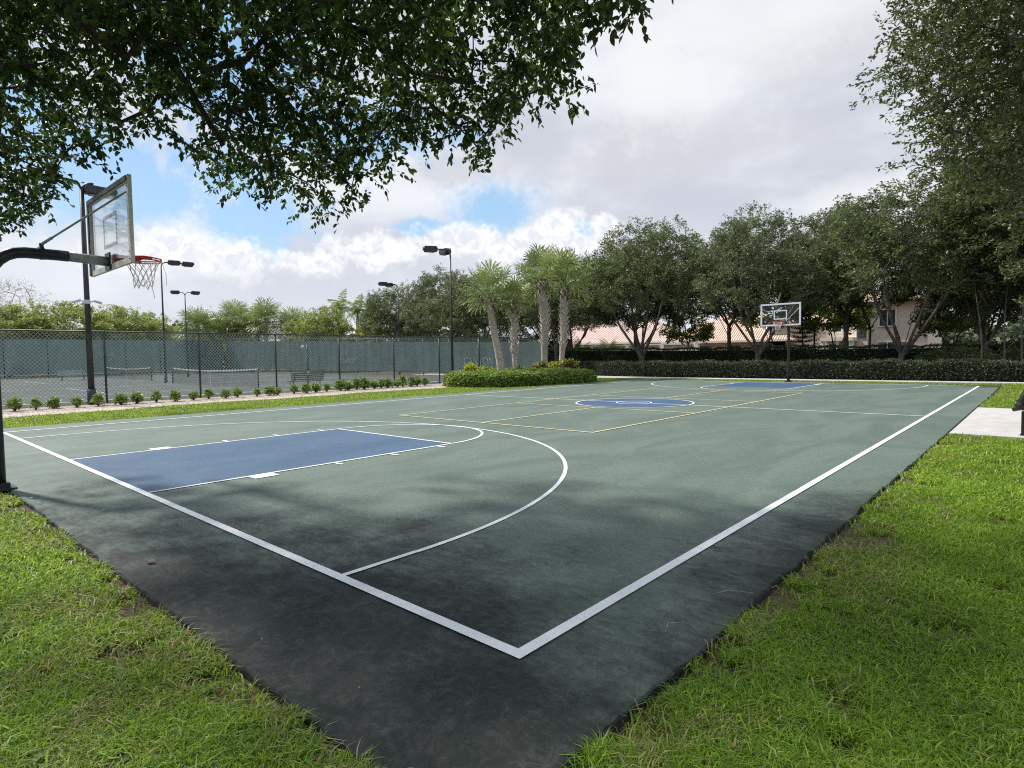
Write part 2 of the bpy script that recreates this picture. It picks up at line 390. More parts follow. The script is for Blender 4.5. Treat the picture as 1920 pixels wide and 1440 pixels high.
# planting bed between lawn strip and fence
ins = []; yv = -12
while yv < 31: ins.append((-20.25+.16*math.sin(yv*.8)+.1*math.sin(yv*2.3)-.25*(yv > 5), yv)); yv += .4
mb = MB(); mb.prism([(-24.05, -12)]+ins+[(-24.05, 31)], -.2, -.025); tag(mb.build('planting_bed', M_mulch), kind='structure')
# tennis surface
M_tennis = simple('tennis_clay_green', (.050, .066, .063), .9, .12, .5, coord='w')
mb = MB(); mb.add([(-78, -45, -.03), (-24.32, -45, -.03), (-24.32, 30.0, -.03), (-78, 30.0, -.03)], [(0, 1, 2, 3)])
tc_ = tag(mb.build('tennis_court', M_tennis), kind='structure')
mb = MB()
for xl, ny in ((-30, 12.7), (-51.0, 13.9)):
    xr = xl; xw = xl-12.8; x0_, x1_ = xw+.91, xr-.91
    for xx in (x0_, x1_, x0_+1.37, x1_-1.37): strip(mb, xx, ny-11.9, xx, ny+11.9, .06, -.022)
    for yy in (ny-11.9, ny+11.9): strip(mb, x0_, yy, x1_, yy, .08, -.020)
    for yy in (ny-6.4, ny+6.4): strip(mb, x0_+1.37, yy, x1_-1.37, yy, .06, -.018)
    strip(mb, (x0_+x1_)/2, ny-6.4, (x0_+x1_)/2, ny+6.4, .06, -.020)
mb.build('tennis_lines', M_white, tc_)
mb = MB(); mb.box((-24.16, 5, .02), (.16, 50, .16)); tag(mb.build('fence_kerb', M_conc, bevel=.01), kind='structure')
# open soil under the far trees
M_soil = simple('leaf_litter_soil', (.10, .075, .05), .95, .35, 5, coord='w', bump=1, bscale=25)
mb = MB(); mb.add([(-60, 33.9, -.03), (30, 33.9, -.03), (30, 58, -.03), (-60, 58, -.03)], [(0, 1, 2, 3)]); tag(mb.build('hedge_bed', M_soil), kind='structure')

# ------------------------------------------------------------------ grass blades (real geometry)
M_grass = leaf_mat('grass_blades', (.028, .085, .008), (.31, .49, .048), (.48, .46, .17), trans=.34, rough=.5, tcol=(.60, .82, .06), amt3=.05, spec=.35)
def vnoise(x, y, s, seed):
    r = np.random.default_rng(seed); T = r.random((64, 64)); x = x/s; y = y/s
    i = np.floor(x).astype(int); j = np.floor(y).astype(int); fx = x-i; fy = y-j; fx = fx*fx*(3-2*fx); fy = fy*fy*(3-2*fy)
    t = lambda a, b: T[a % 64, b % 64]
    return (t(i, j)*(1-fx)*(1-fy)+t(i+1, j)*fx*(1-fy)+t(i, j+1)*(1-fx)*fy+t(i+1, j+1)*fx*fy)
cam2 = np.array([CAM.x, CAM.y]); fv = np.array([math.sin(YAW), math.cos(YAW)])
NB = 1900000
rad = 1.0*np.exp(rng.random(NB)*math.log(46))            # log-uniform distance -> density ~ 1/d^2
ang = rng.uniform(-R(58), R(58), NB)+math.atan2(fv[0], fv[1])
gx = cam2[0]+rad*np.sin(ang); gy = cam2[1]+rad*np.cos(ang)
def in_lawn(x, y):
    near = (y < -.96) & (y > -6) & (x < 5) & (x > -18)
    right = (x > .65) & (y > -4) & (y < 31.4) & (x < 16) & ~((y > 11.02) & (y < 17.22) & (x < 6.7))
    left = (x < -16.23) & (x > -20.35+.16*np.sin(y*.8)+.1*np.sin(y*2.3)-.25*(y > 5)) & (y > -6) & (y < 30.4)
    far = (y > 29.03) & (y < 31.15) & (x > -20) & (x < .7)
    return near | right | left | far
keep = in_lawn(gx, gy)
e = np.minimum(np.abs(gy+.93)+(gx > .62)*9, np.abs(gx-.62)+(gy < -.93)*9)         # distance to the pad edge
bare = vnoise(gx, gy, .33, 3)*.6+vnoise(gx, gy, .11, 4)*.4
thin = np.clip(1-e/.55, 0, 1)*.30+.005
thin = np.where(rad > 7, thin*.3, thin)
keep &= ~((bare < .30+thin) & (rng.random(NB) < .93))
keep &= (rng.random(NB) < np.clip(e/.02, .5, 1))
gx, gy, rad = gx[keep], gy[keep], rad[keep]; N = len(gx)
print('grass blades', N)
h = rng.uniform(.040, .095, N)*np.where(rng.random(N) < .1, 1.35, 1); w = np.clip(.0038+.0010*rad, .0055, .020)*rng.uniform(.7, 1.3, N)
h *= np.where(gx < -15, .8, 1)*np.clip(.75+.5*vnoise(gx, gy, .5, 9), 0, 1.3)
th = rng.uniform(0, 2*math.pi, N); lean = rng.uniform(.25, 1.6, N); ph = rng.uniform(0, 2*math.pi, N)
bx, by = np.cos(th)*w/2, np.sin(th)*w/2
z0 = np.full(N, -.055)+rng.uniform(0, .012, N)
l1 = h*lean*.35; l2 = h*lean*1.0
m1 = np.stack([gx+np.cos(ph)*l1, gy+np.sin(ph)*l1, z0+h*.62], 1); tp = np.stack([gx+np.cos(ph)*l2, gy+np.sin(ph)*l2, z0+h*(1.02-.42*lean)], 1)
B = np.stack([gx, gy, z0], 1); o_ = np.stack([bx, by, 0*bx], 1)
V = np.stack([B-o_, B+o_, m1+o_*.9, m1-o_*.9, tp], 1).reshape(-1, 3)
idx = np.arange(N)[:, None]*5
F = np.concatenate([idx+0, idx+1, idx+2, idx+3, idx+3, idx+2, idx+4], 1).ravel()
ee = np.minimum(np.abs(gy+.93)+(gx > .62)*9, np.abs(gx-.62)+(gy < -.93)*9)
dryp = vnoise(gx+40, gy+17, .45, 21)*.55+vnoise(gx, gy, .16, 22)*.45+np.clip(1-ee/.7, 0, 1)*.16
dry = ((dryp > .63) & (ee < np.where(gx > .6, .7, 1.5)) & (rng.random(N) < .40)) & (gx > -15); V5 = V.reshape(N, 5, 3)
M_dryg = leaf_mat('straw_blades', (.22, .19, .07), (.46, .42, .20), (.20, .26, .05), trans=.25, rough=.6, tcol=(.5, .45, .18), amt3=.4)
for nm_, sel, mt_, lb_ in (('grass', ~dry, M_grass, 'short bright green lawn grass around the basketball court'), ('dry_grass', dry, M_dryg, 'straw coloured dry blades in patches along the lawn edges')):
    k_ = int(sel.sum()); ix = np.arange(k_)[:, None]*5; Fk = np.concatenate([ix+0, ix+1, ix+2, ix+3, ix+3, ix+2, ix+4], 1).ravel()
    me = mesh_np(nm_, V5[sel].reshape(-1, 3), Fk, counts=np.tile([4, 3], k_)); me.materials.append(mt_); tag(link(nm_, me), lb_, 'grass', kind='stuff')
# ------------------------------------------------------------------ metals and plastics
M_black = simple('black_powder_coat', (.018, .020, .024), .38, .25, 12, bump=.05, bscale=80)
M_dpole = simple('dark_bronze_pole', (.030, .034, .042), .45, .25, 5)
M_greyst = simple('grey_galvanised_steel', (.36, .39, .375), .5, .12, 15)
M_alu = simple('aluminium_frame', (.76, .78, .75), .5, .08, 10)
M_framew = simple('white_board_frame', (.78, .82, .86), .45, .05, 10)
M_dkfr = simple('dark_frame_back', (.075, .09, .09), .6, .25, 20)
M_orange = simple('orange_rim_paint', (.66, .045, .022), .45, .12, 12)
M_red = simple('red_bracket_paint', (.55, .030, .032), .45, .12, 12)
M_net = simple('net_cord', (.78, .78, .78), .8, .08, 20)
M_whitepl = simple('white_plastic', (.62, .64, .66), .5, .05, 8)
m, g, b = new_mat('acrylic_sheet')
tr = g.n('ShaderNodeBsdfTransparent'); tr.inputs[0].default_value = (.97, .985, .985, 1)
gl = g.n('ShaderNodeBsdfGlossy'); gl.inputs['Roughness'].default_value = .06
df = g.n('ShaderNodeBsdfDiffuse'); df.inputs[0].default_value = (.7, .75, .78, 1)
P = obj_coord(g); sc = g.smooth(g.noise(g.vmath('MULTIPLY', P, (3, 3, 9)), 2.2, 6, .7, 1.5), .5, .85, .004, .035)
mx = g.n('ShaderNodeMixShader'); g.set(mx.inputs[0], sc); g.nt.links.new(tr.outputs[0], mx.inputs[1]); g.nt.links.new(df.outputs[0], mx.inputs[2])
lw = g.n('ShaderNodeLayerWeight'); lw.inputs[0].default_value = .25
mx2 = g.n('ShaderNodeMixShader'); g.set(mx2.inputs[0], g.m('MULTIPLY', lw.outputs['Fresnel'], .5)); g.nt.links.new(mx.outputs[0], mx2.inputs[1]); g.nt.links.new(gl.outputs[0], mx2.inputs[2])
g.nt.links.new(mx2.outputs[0], g.nt.nodes['Material Output'].inputs[0]); M_acr = m

# ------------------------------------------------------------------ basketball hoops
def make_hoop(loc, rz, label, white):
    """local frame: pole at origin, board towards +Y"""
    root = empty('basketball_hoop', loc, rz, label, 'basketball hoop')
    by = 1.27; zb, zt = 2.75, 3.83; hw = .925
    pl = MB(); P = [(0, 0, z) for z in (-.1, .6, 1.4, 2.2, 2.48)]
    for k in range(1, 7):
        a = R(15*k); P.append((0, .36*(1-math.cos(a)), 2.48+.40*math.sin(a)))
    P.append((0, .70, 2.885)); P.append((0, .80, 2.882)); pl.tube(P, .068, 18)
    pole = pl.build('pole', M_black, root, smooth=True)
    mb = MB(); mb.box((0, 0, .01), (.30, .30, .03)); mb.box((0, 0, .05), (.19, .19, .06)); mb.build('base_plate', M_black, root, bevel=.004)
    mb = MB(); mb.tube([(0, .78, 2.883), (0, by-.045, 2.862)], .062, 18); mb.build('extension_arm', M_greyst, root, smooth=True)
    mb = MB()
    mb.tube([(0, .50, 2.885), (0, .56, 2.892)], .078, 18); mb.box((0, .53, 2.985), (.05, .04, .06)); mb.build('collar', M_black, root)
    mb = MB(); mb.box((0, by-.034, 2.86), (.20, .022, .23)); mb.build('flange', M_black, root, bevel=.003)
    # brackets taper from the flange to the board
    mb = MB(); V = []
    for (w_, y_, a, c_) in ((.115, by+.010, 2.775, 2.955), (.10, by+.17, 2.84, 2.95)):
        V += [(-w_, y_, a), (w_, y_, a), (w_, y_, c_), (-w_, y_, c_)]
    mb.add(V, [(0, 1, 2, 3), (4, 7, 6, 5), (0, 4, 5, 1), (1, 5, 6, 2), (2, 6, 7, 3), (3, 7, 4, 0)]); mb.build('bracket', M_red, root)
    bd = MB(); bd.box((0, by, (zb+zt)/2), (2*hw-.04, .012, zt-zb-.04)); board = bd.build('backboard', M_acr, root)
    fr = MB(); t = .075; d = .045
    for sx in (-1, 1): fr.box((sx*(hw-t/2), by, (zb+zt)/2), (t, d, zt-zb))
    for z in (zb+t/2, zt-t/2): fr.box((0, by, z), (2*hw-2*t-.001, d-.006, t))
    fr.build('frame', M_framew if white else M_alu, board, bevel=.004)
    if not white:
        fb = MB()  # darker strips behind the top and left frame bars only
        for z in (zt-t/2, ): fb.box((0, by-.03, z), (2*hw-.1, .012, .06))
        fb.box((-(hw-t/2), by-.03, (zb+zt)/2), (.055, .012, zt-zb-.02)); fb.build('frame_backing', M_dkfr, board)
    tg = MB(); tw = .05
    zz0, zz1 = 3.06, 3.50
    for sx in (-1, 1): tg.box((sx*(.305-tw/2), by+.0085, (zz0+zz1)/2), (tw, .003, zz1-zz0))
    for z in (zz0+tw/2, zz1-tw/2): tg.box((0, by+.0085, z), (.61-2*tw-.002, .003, tw))
    tg.build('target_square', M_framew, board)
    for sx in (-1, 1):
        for z in (zb+.05, zb+.14, zt-.05, zt-.14): MB().tube([(sx*(hw-.035), by-.034, z), (sx*(hw-.035), by+.028, z)], .008, 8).build('bolt', M_black, board)
    for sx in (-1, 1):
        mb = MB(); a = Vector((sx*.03, .53, 3.0)); c = Vector((sx*(hw-.04), by-.03, 3.62)); v = (c-a)
        mb.tube([a, a+v*.12, a+v*.125, a+v*.86, a+v*.865, c], [.018, .018, .012, .012, .018, .010], 10); mb.build('brace', M_greyst if not white else M_alu, root)
    # rim, plate, net
    rc = Vector((0, by+.15+.2286, 2.94)); rm = MB()
    rm.tube([rc+Vector((.2286*math.cos(2*math.pi*k/40), .2286*math.sin(2*math.pi*k/40), 0)) for k in range(41)], .0095, 8, cap=False)
    rm.tube([rc+Vector((.2286*math.cos(2*math.pi*k/40), .2286*math.sin(2*math.pi*k/40), -.028)) for k in range(41)], .009, 8, cap=False)
    for sx in (-1, 1):
        V = []
        for (x_, y_, a, c_) in ((.10, by+.165, 2.835, 2.955), (.232, by+.33, 2.905, 2.955), (.228, by+.43, 2.915, 2.95)):
            V += [(sx*x_, y_, a), (sx*(x_+.008), y_, a), (sx*(x_+.008), y_, c_), (sx*x_, y_, c_)]
        rm.add(V, [(0, 1, 2, 3), (8, 11, 10, 9)]+[(4*q+i, 4*q+(i+1) % 4, 4*q+4+(i+1) % 4, 4*q+4+i) for q in (0, 1) for i in range(4)])
    rim = rm.build('rim', M_orange, root, smooth=False)
    nt = MB(); ns = 12; lev = [(0, .222, 0), (1, .175, -.10), (2, .140, -.18), (3, .118, -.26), (4, .112, -.33), (5, .122, -.385)]
    rg = random.Random(5)
    pt = {}
    for k, rr, dz in lev:
        for s in range(ns*2): 
            a = math.pi*s/ns; j = .006*k
            pt[k, s] = rc+Vector(((rr+rg.uniform(-j, j))*math.cos(a), (rr+rg.uniform(-j, j))*math.sin(a), dz+rg.uniform(-j, j)))
    for k in range(5):
        for s in range(0, 2*ns, 2):
            o = s+(k % 2)
            nt.tube([pt[k, o % (2*ns)], pt[k+1, (o+1) % (2*ns)]], .0036, 5, cap=False); nt.tube([pt[k, o % (2*ns)], pt[k+1, (o-1) % (2*ns)]], .0042, 5, cap=False)
    nt.tube([pt[5, 3], pt[5, 3]+Vector((.02, .01, -.08)), pt[5, 3]+Vector((-.01, .03, -.14))], .004, 5); nt.tube([rc+Vector((.1, .2, -.01)), rc+Vector((.13, .25, -.2)), rc+Vector((.16, .24, -.36))], .003, 5)
    nt.build('net', M_net, root)
    return root
make_hoop((-7.46, -1.02, 0), 0, 'near basketball hoop on black gooseneck pole at the left edge, board seen from behind', False)
make_hoop((-7.60, 29.13, 0), math.pi, 'far basketball hoop with white framed glass board at the other end of the court', True)

# ------------------------------------------------------------------ chain link fence with posts, rail, mesh
M_wire = simple('green_vinyl_wire', (.30, .385, .365), .5, .1, 8)
def chain_fence(label, a, b_, posts, H, pitch, wr, group=None, nomesh=False, rise=0.):
    a = Vector((*a, 0)); b_ = Vector((*b_, 0)); d = (b_-a).normalized(); L = (b_-a).length; nrm = Vector((-d.y, d.x, 0))
    root = empty('chain_link_fence', a, 0, label, 'fence', group)
    loc = lambda s, z, o=0: d*s+Vector((0, 0, z*(1+rise*s)))+nrm*o
    mb = MB(); mb.tube([loc(0, H), loc(L, H)], .024, 8); mb.build('top_rail', M_dpole, root, smooth=True)
    for i, s in enumerate(posts):
        mb = MB(); mb.tube([loc(s, -.05), loc(s, H+.01)], .036, 10); mb.tube([loc(s, H-.02), loc(s, H+.045)], [.042, .020], 10); mb.build('post', M_dpole, root, smooth=True)
    if not nomesh:
        V = []; F = []
        h0, h1 = .12, H-.02; hh = h1-h0; n = int(L/pitch)
        for sg in (-1, 1):
            for k in range(-int(hh/pitch)-1, n+int(hh/pitch)+1):
                s0 = k*pitch; s1 = s0+sg*hh*.92; z0, z1 = h0, h1
                # clip in s
                t0, t1 = 0., 1.
                if s1 != s0:
                    ta, tb = (0-s0)/(s1-s0), (L-s0)/(s1-s0)
                    if ta > tb: ta, tb = tb, ta
                    t0, t1 = max(t0, ta), min(t1, tb)
                if t1 <= t0: continue
                p0 = loc(s0+(s1-s0)*t0, z0+(z1-z0)*t0, .03+sg*wr); p1 = loc(s0+(s1-s0)*t1, z0+(z1-z0)*t1, .03+sg*wr)
                t = (p1-p0).normalized(); x = nrm; y = t.cross(x); o = len(V)
                for p in (p0, p1):
                    for q in range(4): V.append(p+(x*math.cos(q*math.pi/2)+y*math.sin(q*math.pi/2))*wr)
                for q in range(4): F.append((o+q, o+(q+1) % 4, o+4+(q+1) % 4, o+4+q))
        me = bpy.data.meshes.new('mesh_panel'); me.from_pydata([tuple(v) for v in V], [], F); link('mesh_panel', me, root, M_wire)
    return root, loc, L
ny0 = -6.0
post_y = [4.18-3.3*3, 4.18-3.3*2, 4.18-3.3, 4.18, 7.48, 10.75, 14.0, 17.3, 20.5, 23.75, 27.0, 30.08]
near_f, _, _ = chain_fence('dark chain link fence beside the plant row along the left of the court', (-24, ny0), (-24, 30.08), [y-ny0 for y in post_y], 2.64, .125, .0075)
# windscreens: slightly translucent woven fabric with folds
def screen_mat():
    m, g, b = new_mat('windscreen_fabric'); P = world_pos(g)
    n = g.noise(g.vmath('MULTIPLY', P, (1, 1, .25)), .5, 5, .6); w = g.noise(P, 30, 3, .6)
    c = g.mix(g.smooth(n, .35, .65), (.085, .135, .138), (.118, .172, .176)); c = g.mix(g.m('MULTIPLY', w, .2), c, (.12, .18, .17))
    g.set(b.inputs['Base Color'], c); b.inputs['Roughness'].default_value = .8
    t = g.n('ShaderNodeBsdfTransparent'); tl = g.n('ShaderNodeBsdfTranslucent'); g.set(tl.inputs[0], c)
    mx = g.n('ShaderNodeMixShader'); mx.inputs[0].default_value = .3; g.nt.links.new(b.outputs[0], mx.inputs[1]); g.nt.links.new(tl.outputs[0], mx.inputs[2])
    m2 = g.n('ShaderNodeMixShader'); m2.inputs[0].default_value = .035; g.nt.links.new(mx.outputs[0], m2.inputs[1]); g.nt.links.new(t.outputs[0], m2.inputs[2])
    g.nt.links.new(m2.outputs[0], g.nt.nodes['Material Output'].inputs[0]); return m
M_screen = screen_mat()
def screen(root, loc, L, z0, z1, off, s0=0):
    V = []; F = []; n = int((L-s0)/.25)
    for i in range(n+1):
        s = s0+(L-s0)*i/n
        for z, k in ((z0, 0), ((z0+z1)/2, 1), (z1, 0)):
            V.append(tuple(loc(s, z+.015*math.sin(s*2.1+k), off+.02*math.sin(s*1.7+k*2)+.012*math.sin(s*5.3+k))))
    for i in range(n):
        for j in range(2): F.append((3*i+j, 3*i+3+j, 3*i+4+j, 3*i+1+j))
    me = bpy.data.meshes.new('windscreen'); me.from_pydata(V, [], F); return link('windscreen', me, root, M_screen)
nf, loc_n, LN = chain_fence('fence with dark green windscreen closing the end of the tennis courts, reading CANYON', (-24.05, 30.15), (-76, 30.15), [i*3.25 for i in range(1, 17)], 2.62, .30, .004, nomesh=True, rise=.0118)
scn = screen(nf, loc_n, LN, .25, 2.42, .06)
ff, loc_f, LF = chain_fence('far fence with dark green windscreen beyond the tennis nets', (-77, 30), (-77, -44), [i*3.6 for i in range(21)], 4.05, .30, .004, nomesh=True)
scf = screen(ff, loc_f, LF, .3, 4.0, -.06)
# lettering on the windscreens, serif capitals drawn as strokes
M_print = simple('faded_white_print', (.34, .39, .39), .8, .2, 6)
def lettering(parent, base, ux, h, mirror=False):
    mb = MB(); dep = Vector((0, -.012, 0))
    def seg(p, q, w):
        p = Vector(p); q = Vector(q); d = (q-p).normalized(); nn = Vector((-d.y, d.x))*w/2
        pts = [p-nn, q-nn, q+nn, p+nn]; V = []
        for k in (0, 1):
            for c in pts: V.append(base+Vector((ux*c.x*h, 0, c.y*h))+dep*k)
        mb.add(V, [(0, 1, 2, 3), (7, 6, 5, 4), (0, 4, 5, 1), (1, 5, 6, 2), (2, 6, 7, 3), (3, 7, 4, 0)])
    def arc(cx, cy, rx, ry, a0, a1, w, n=14):
        for i in range(n):
            a = R(a0+(a1-a0)*i/n); b2 = R(a0+(a1-a0)*(i+1)/n); m_ = (a+b2)/2; ww = w*(.55+.6*abs(math.cos(m_)))
            seg((cx+rx*math.cos(a), cy+ry*math.sin(a)), (cx+rx*math.cos(b2), cy+ry*math.sin(b2)), ww)
    T, t, s = .13, .06, .05
    x = 0
    for ch in 'CANYON':
        if ch == 'C': arc(x+.42, .5, .36, .47, 45, 315, T); seg((x+.68, .70), (x+.70, .98), s); wd = .86
        if ch == 'A': seg((x+.08, 0), (x+.42, 1), t); seg((x+.42, 1), (x+.76, 0), T); seg((x+.2, .36), (x+.62, .36), s); seg((x-.02, .02), (x+.2, .02), s); seg((x+.62, .02), (x+.9, .02), s); wd = .95
        if ch == 'N': seg((x+.12, 0), (x+.12, 1), t); seg((x+.12, 1), (x+.72, 0), T); seg((x+.72, 0), (x+.72, 1), t); seg((x, .02), (x+.26, .02), s); seg((x, .98), (x+.2, .98), s); seg((x+.6, .98), (x+.86, .98), s); wd = .98
        if ch == 'Y': seg((x+.06, 1), (x+.40, .48), T); seg((x+.74, 1), (x+.40, .48), t); seg((x+.40, .5), (x+.40, 0), T); seg((x-.06, .98), (x+.22, .98), s); seg((x+.6, .98), (x+.86, .98), s); seg((x+.26, .02), (x+.54, .02), s); wd = .88
        if ch == 'O': arc(x+.43, .5, .37, .47, 0, 360, T, 22); wd = .92
        x += wd
    cx = x/2
    arc(cx, 1.95, .42, .55, 60, 330, .08); arc(cx+.02, 2.0, .2, .5, 40, 140, .06)      # round crest above the word
    mb.build('lettering', M_print, parent)
lettering(scn, Vector((-32.0+24.05, -.10, .86)), 1, .58)
lettering(scn, Vector((-49.6+24.05, -.10, 1.02)), 1, .50)

# ------------------------------------------------------------------ light poles
M_lens = simple('lamp_glass', (.30, .31, .32), .25, .1, 6)
def shoebox(parent, c, ang, L=.78, tilt=0, k=1.35):
    rot = Matrix.Rotation(ang, 3, 'Z') @ Matrix.Rotation(tilt, 3, 'Y')
    mb = MB(); V = []; w = .19
    prof = [(-L/2, -.10), (L/2-.12, -.13), (L/2, .0), (L/2-.05, .10), (-L/2+.05, .12), (-L/2-.03, .0)]
    for sy in (-w, w):
        for x, z in prof: V.append(Vector((x, sy, z*k)))
    n = 6; V = [rot @ v+Vector(c) for v in V]
    mb.add(V, [tuple(range(n)), tuple(range(2*n-1, n-1, -1))]+[(k, n+k, n+(k+1) % n, (k+1) % n) for k in range(n)])
    hd = mb.build('lamp_head', M_dpole, parent, bevel=.015)
    lb = MB(); lb.box(Vector(c)+rot @ Vector((-.02, 0, -.128*k)), (L-.3, 2*w-.08, .012), rot); lb.build('lens', M_lens, hd)
def light_pole(loc, H, label, arms, rb=.10, rt=.05, group='tall dark light poles around the courts', cams=False):
    root = empty('light_pole', loc, 0, label, 'light pole', group)
    mb = MB(); mb.tube([(0, 0, -.1), (0, 0, .55)], [rb*1.35, rb*1.3], 14); mb.tube([(0, 0, .55), (0, 0, H*.5), (0, 0, H-.25)], [rb, (rb+rt)/2, rt], 14); mb.build('pole', M_dpole, root, smooth=True)
    for (ang, ln, drop) in arms:
        d = Vector((math.cos(ang), math.sin(ang), 0)); mb = MB(); P = [Vector((0, 0, H-.35))]
        for k in range(1, 7):
            a = R(15*k); P.append(Vector((0, 0, H-.35))+d*(.32*(1-math.cos(a)))+Vector((0, 0, .35*math.sin(a))))
        P.append(Vector((0, 0, H))+d*max(ln, .36)); mb.tube(P, max(rt*.6, .036), 8); mb.build('arm', M_dpole, root, smooth=True)
        shoebox(root, Vector((0, 0, H-.02-drop))+d*(ln+.36), ang, .78+drop)
    if cams:
        mb = MB(); mb.tube([(0, 0, 3.62), (0, 0, 3.76)], .105, 14); mb.build('camera_bracket', M_whitepl, root)
        for sg in (-1, 1):
            for dz in (0,):
                mb = MB(); mb.tube([(0, sg*.10, 3.70), (0, sg*.24, 3.74)], .018, 8); mb.tube([(0, sg*.2, 3.75), (.02, sg*.44, 3.66)], [.045, .05], 10); mb.build('security_camera', M_whitepl, root, smooth=True)
        mb = MB(); mb.tube([(.09, .05, 3.6), (.10, .09, 3.3), (.085, .07, 3.0)], .008, 6); mb.build('cable', M_black, root)
    return root
ax = math.atan2
light_pole((-23.85, 3.68, 0), 7.95, 'tall dark light pole with white security cameras, standing behind the near hoop', [(R(88), .22, .22), (R(-80), .8, 0)], .105, .07, cams=True)
light_pole((-23.6, 21.15, 0), 7.62, 'dark light pole at the left end of the clipped hedge island', [(R(-112), .85, 0), (R(170), .22, 0)], .075, .045)
light_pole((-41.83, 31.3, 0), 8.1, 'slim light pole behind the green windscreen, in front of the oaks', [(R(-130), .42, 0), (R(-100), 1.1, 0)], .075, .045)
light_pole((-44.77, 12.9, 0), 8.5, 'slim light pole between the tennis courts, seen just right of the near hoop net', [(R(60), .5, 0), (R(78), 1.35, 0)], .075, .045)
light_pole((-58.6, 19.3, 0), 7.95, 'far light pole in front of the fan palms with one lamp each side', [(R(72), .55, 0), (R(-108), .45, 0)], .075, .045)

# ------------------------------------------------------------------ tennis furniture
M_netg = simple('tennis_net_dark', (.030, .042, .040), .9, .1, 6)
def tennis_net(x1, y, label):
    root = empty('tennis_net', (x1, y, -.03), 0, label, 'tennis net', 'tennis nets behind the fence')
    Wn = 12.8
    for x in (0, -Wn):
        mb = MB(); mb.tube([(x, 0, 0), (x, 0, 1.10)], .04, 10); mb.build('post', M_dpole, root, smooth=True)
    zt = lambda s: .93+.14*(2*s-1)**2
    V = []; F = []; n = 24
    for i in range(n+1):
        s = i/n; V += [(-Wn*s, .0, zt(s)-.07), (-Wn*s, .0, zt(s)), (-Wn*s, .03, zt(s)), (-Wn*s, .03, zt(s)-.07)]
    for i in range(n):
        for k in range(4): F.append((4*i+k, 4*i+(k+1) % 4, 4*i+4+(k+1) % 4, 4*i+4+k))
    me = bpy.data.meshes.new('headband'); me.from_pydata(V, [], F); link('headband', me, root, M_whitepl)
    mb = MB()
    for i in range(0, 129):
        s = i/128; mb.box((-Wn*s, .015, zt(s)/2), (.010, .006, zt(s)-.14))
    for k in range(9):
        V = [(-Wn*i/n, .018, zt(i/n)*(k+.6)/9.6) for i in range(n+1)]; mb.tube(V, .005, 4)
    mb.build('netting', M_netg, root)
    mb = MB(); mb.box((-Wn/2, -.01, .46), (.06, .012, .93)); mb.build('center_strap', M_whitepl, root)
    return root
tennis_net(-30, 12.7, 'tennis net closest to the fence, white headband sagging to a center strap')
tennis_net(-51, 13.9, 'tennis net on the farther court, seen left of the near net')
M_benchg = simple('green_bench_paint', (.020, .060, .050), .45, .15, 8)
def slat_bench(loc, rz, label, mat, L=1.8, name='park_bench'):
    root = empty(name, loc, rz, label, 'bench')
    for k in range(4):
        mb = MB(); mb.box((0, -.16+k*.11, .44), (L, .085, .03)); mb.build('seat_slat', mat, root, bevel=.006)
    for k in range(4):
        mb = MB(); mb.box((0, .26+k*.02, .52+k*.10), (L, .028, .07)); mb.build('back_slat', mat, root, bevel=.006)
    for sx in (-1, 1):
        mb = MB(); x = sx*(L/2-.18)
        mb.tube([(x, -.2, 0), (x, -.18, .42), (x, .22, .42), (x, .34, .88)], .022, 8); mb.tube([(x, .2, 0), (x, .16, .42)], .022, 8); mb.build('leg_frame', M_dpole, root, smooth=True)
    return root
slat_bench((-25.9, 13.2, -.03), R(-90), 'dark green slatted bench just inside the fence, below the scoreboard post', M_benchg)
slat_bench((-60.0, 10.6, -.03), R(90), 'pale bench on the far side of the tennis courts', simple('pale_bench', (.36, .45, .43), .6, .05, 6), 1.9)
# green court post with scoreboard box
root = empty('court_post', (-26.15, 13.5, 0), 0, 'green post with a small white box and lamp ball, behind the green bench', 'post')
mb = MB(); mb.tube([(0, 0, 0), (0, 0, 2.22)], .055, 10); mb.build('pole', M_benchg, root, smooth=True)
mb = MB(); mb.box((.05, 0, .78), (.12, .10, .2)); mb.build('score_box', M_whitepl, root, bevel=.008)
mb = MB(); mb.box((.05, 0, 1.02), (.12, .16, .12)); mb.build('clamp', M_dpole, root, bevel=.008)
mb = MB(); mb.tube([(0, 0, 2.14), (0, -.2, 2.16)], .015, 6)
bm = bmesh.new(); bmesh.ops.create_uvsphere(bm, u_segments=12, v_segments=8, radius=.085, matrix=Matrix.Translation((0, -.24, 2.12))); me = bpy.data.meshes.new('lamp_ball'); bm.to_mesh(me); bm.free(); link('lamp_ball', me, root, M_whitepl)
mb.build('bracket', M_benchg, root)

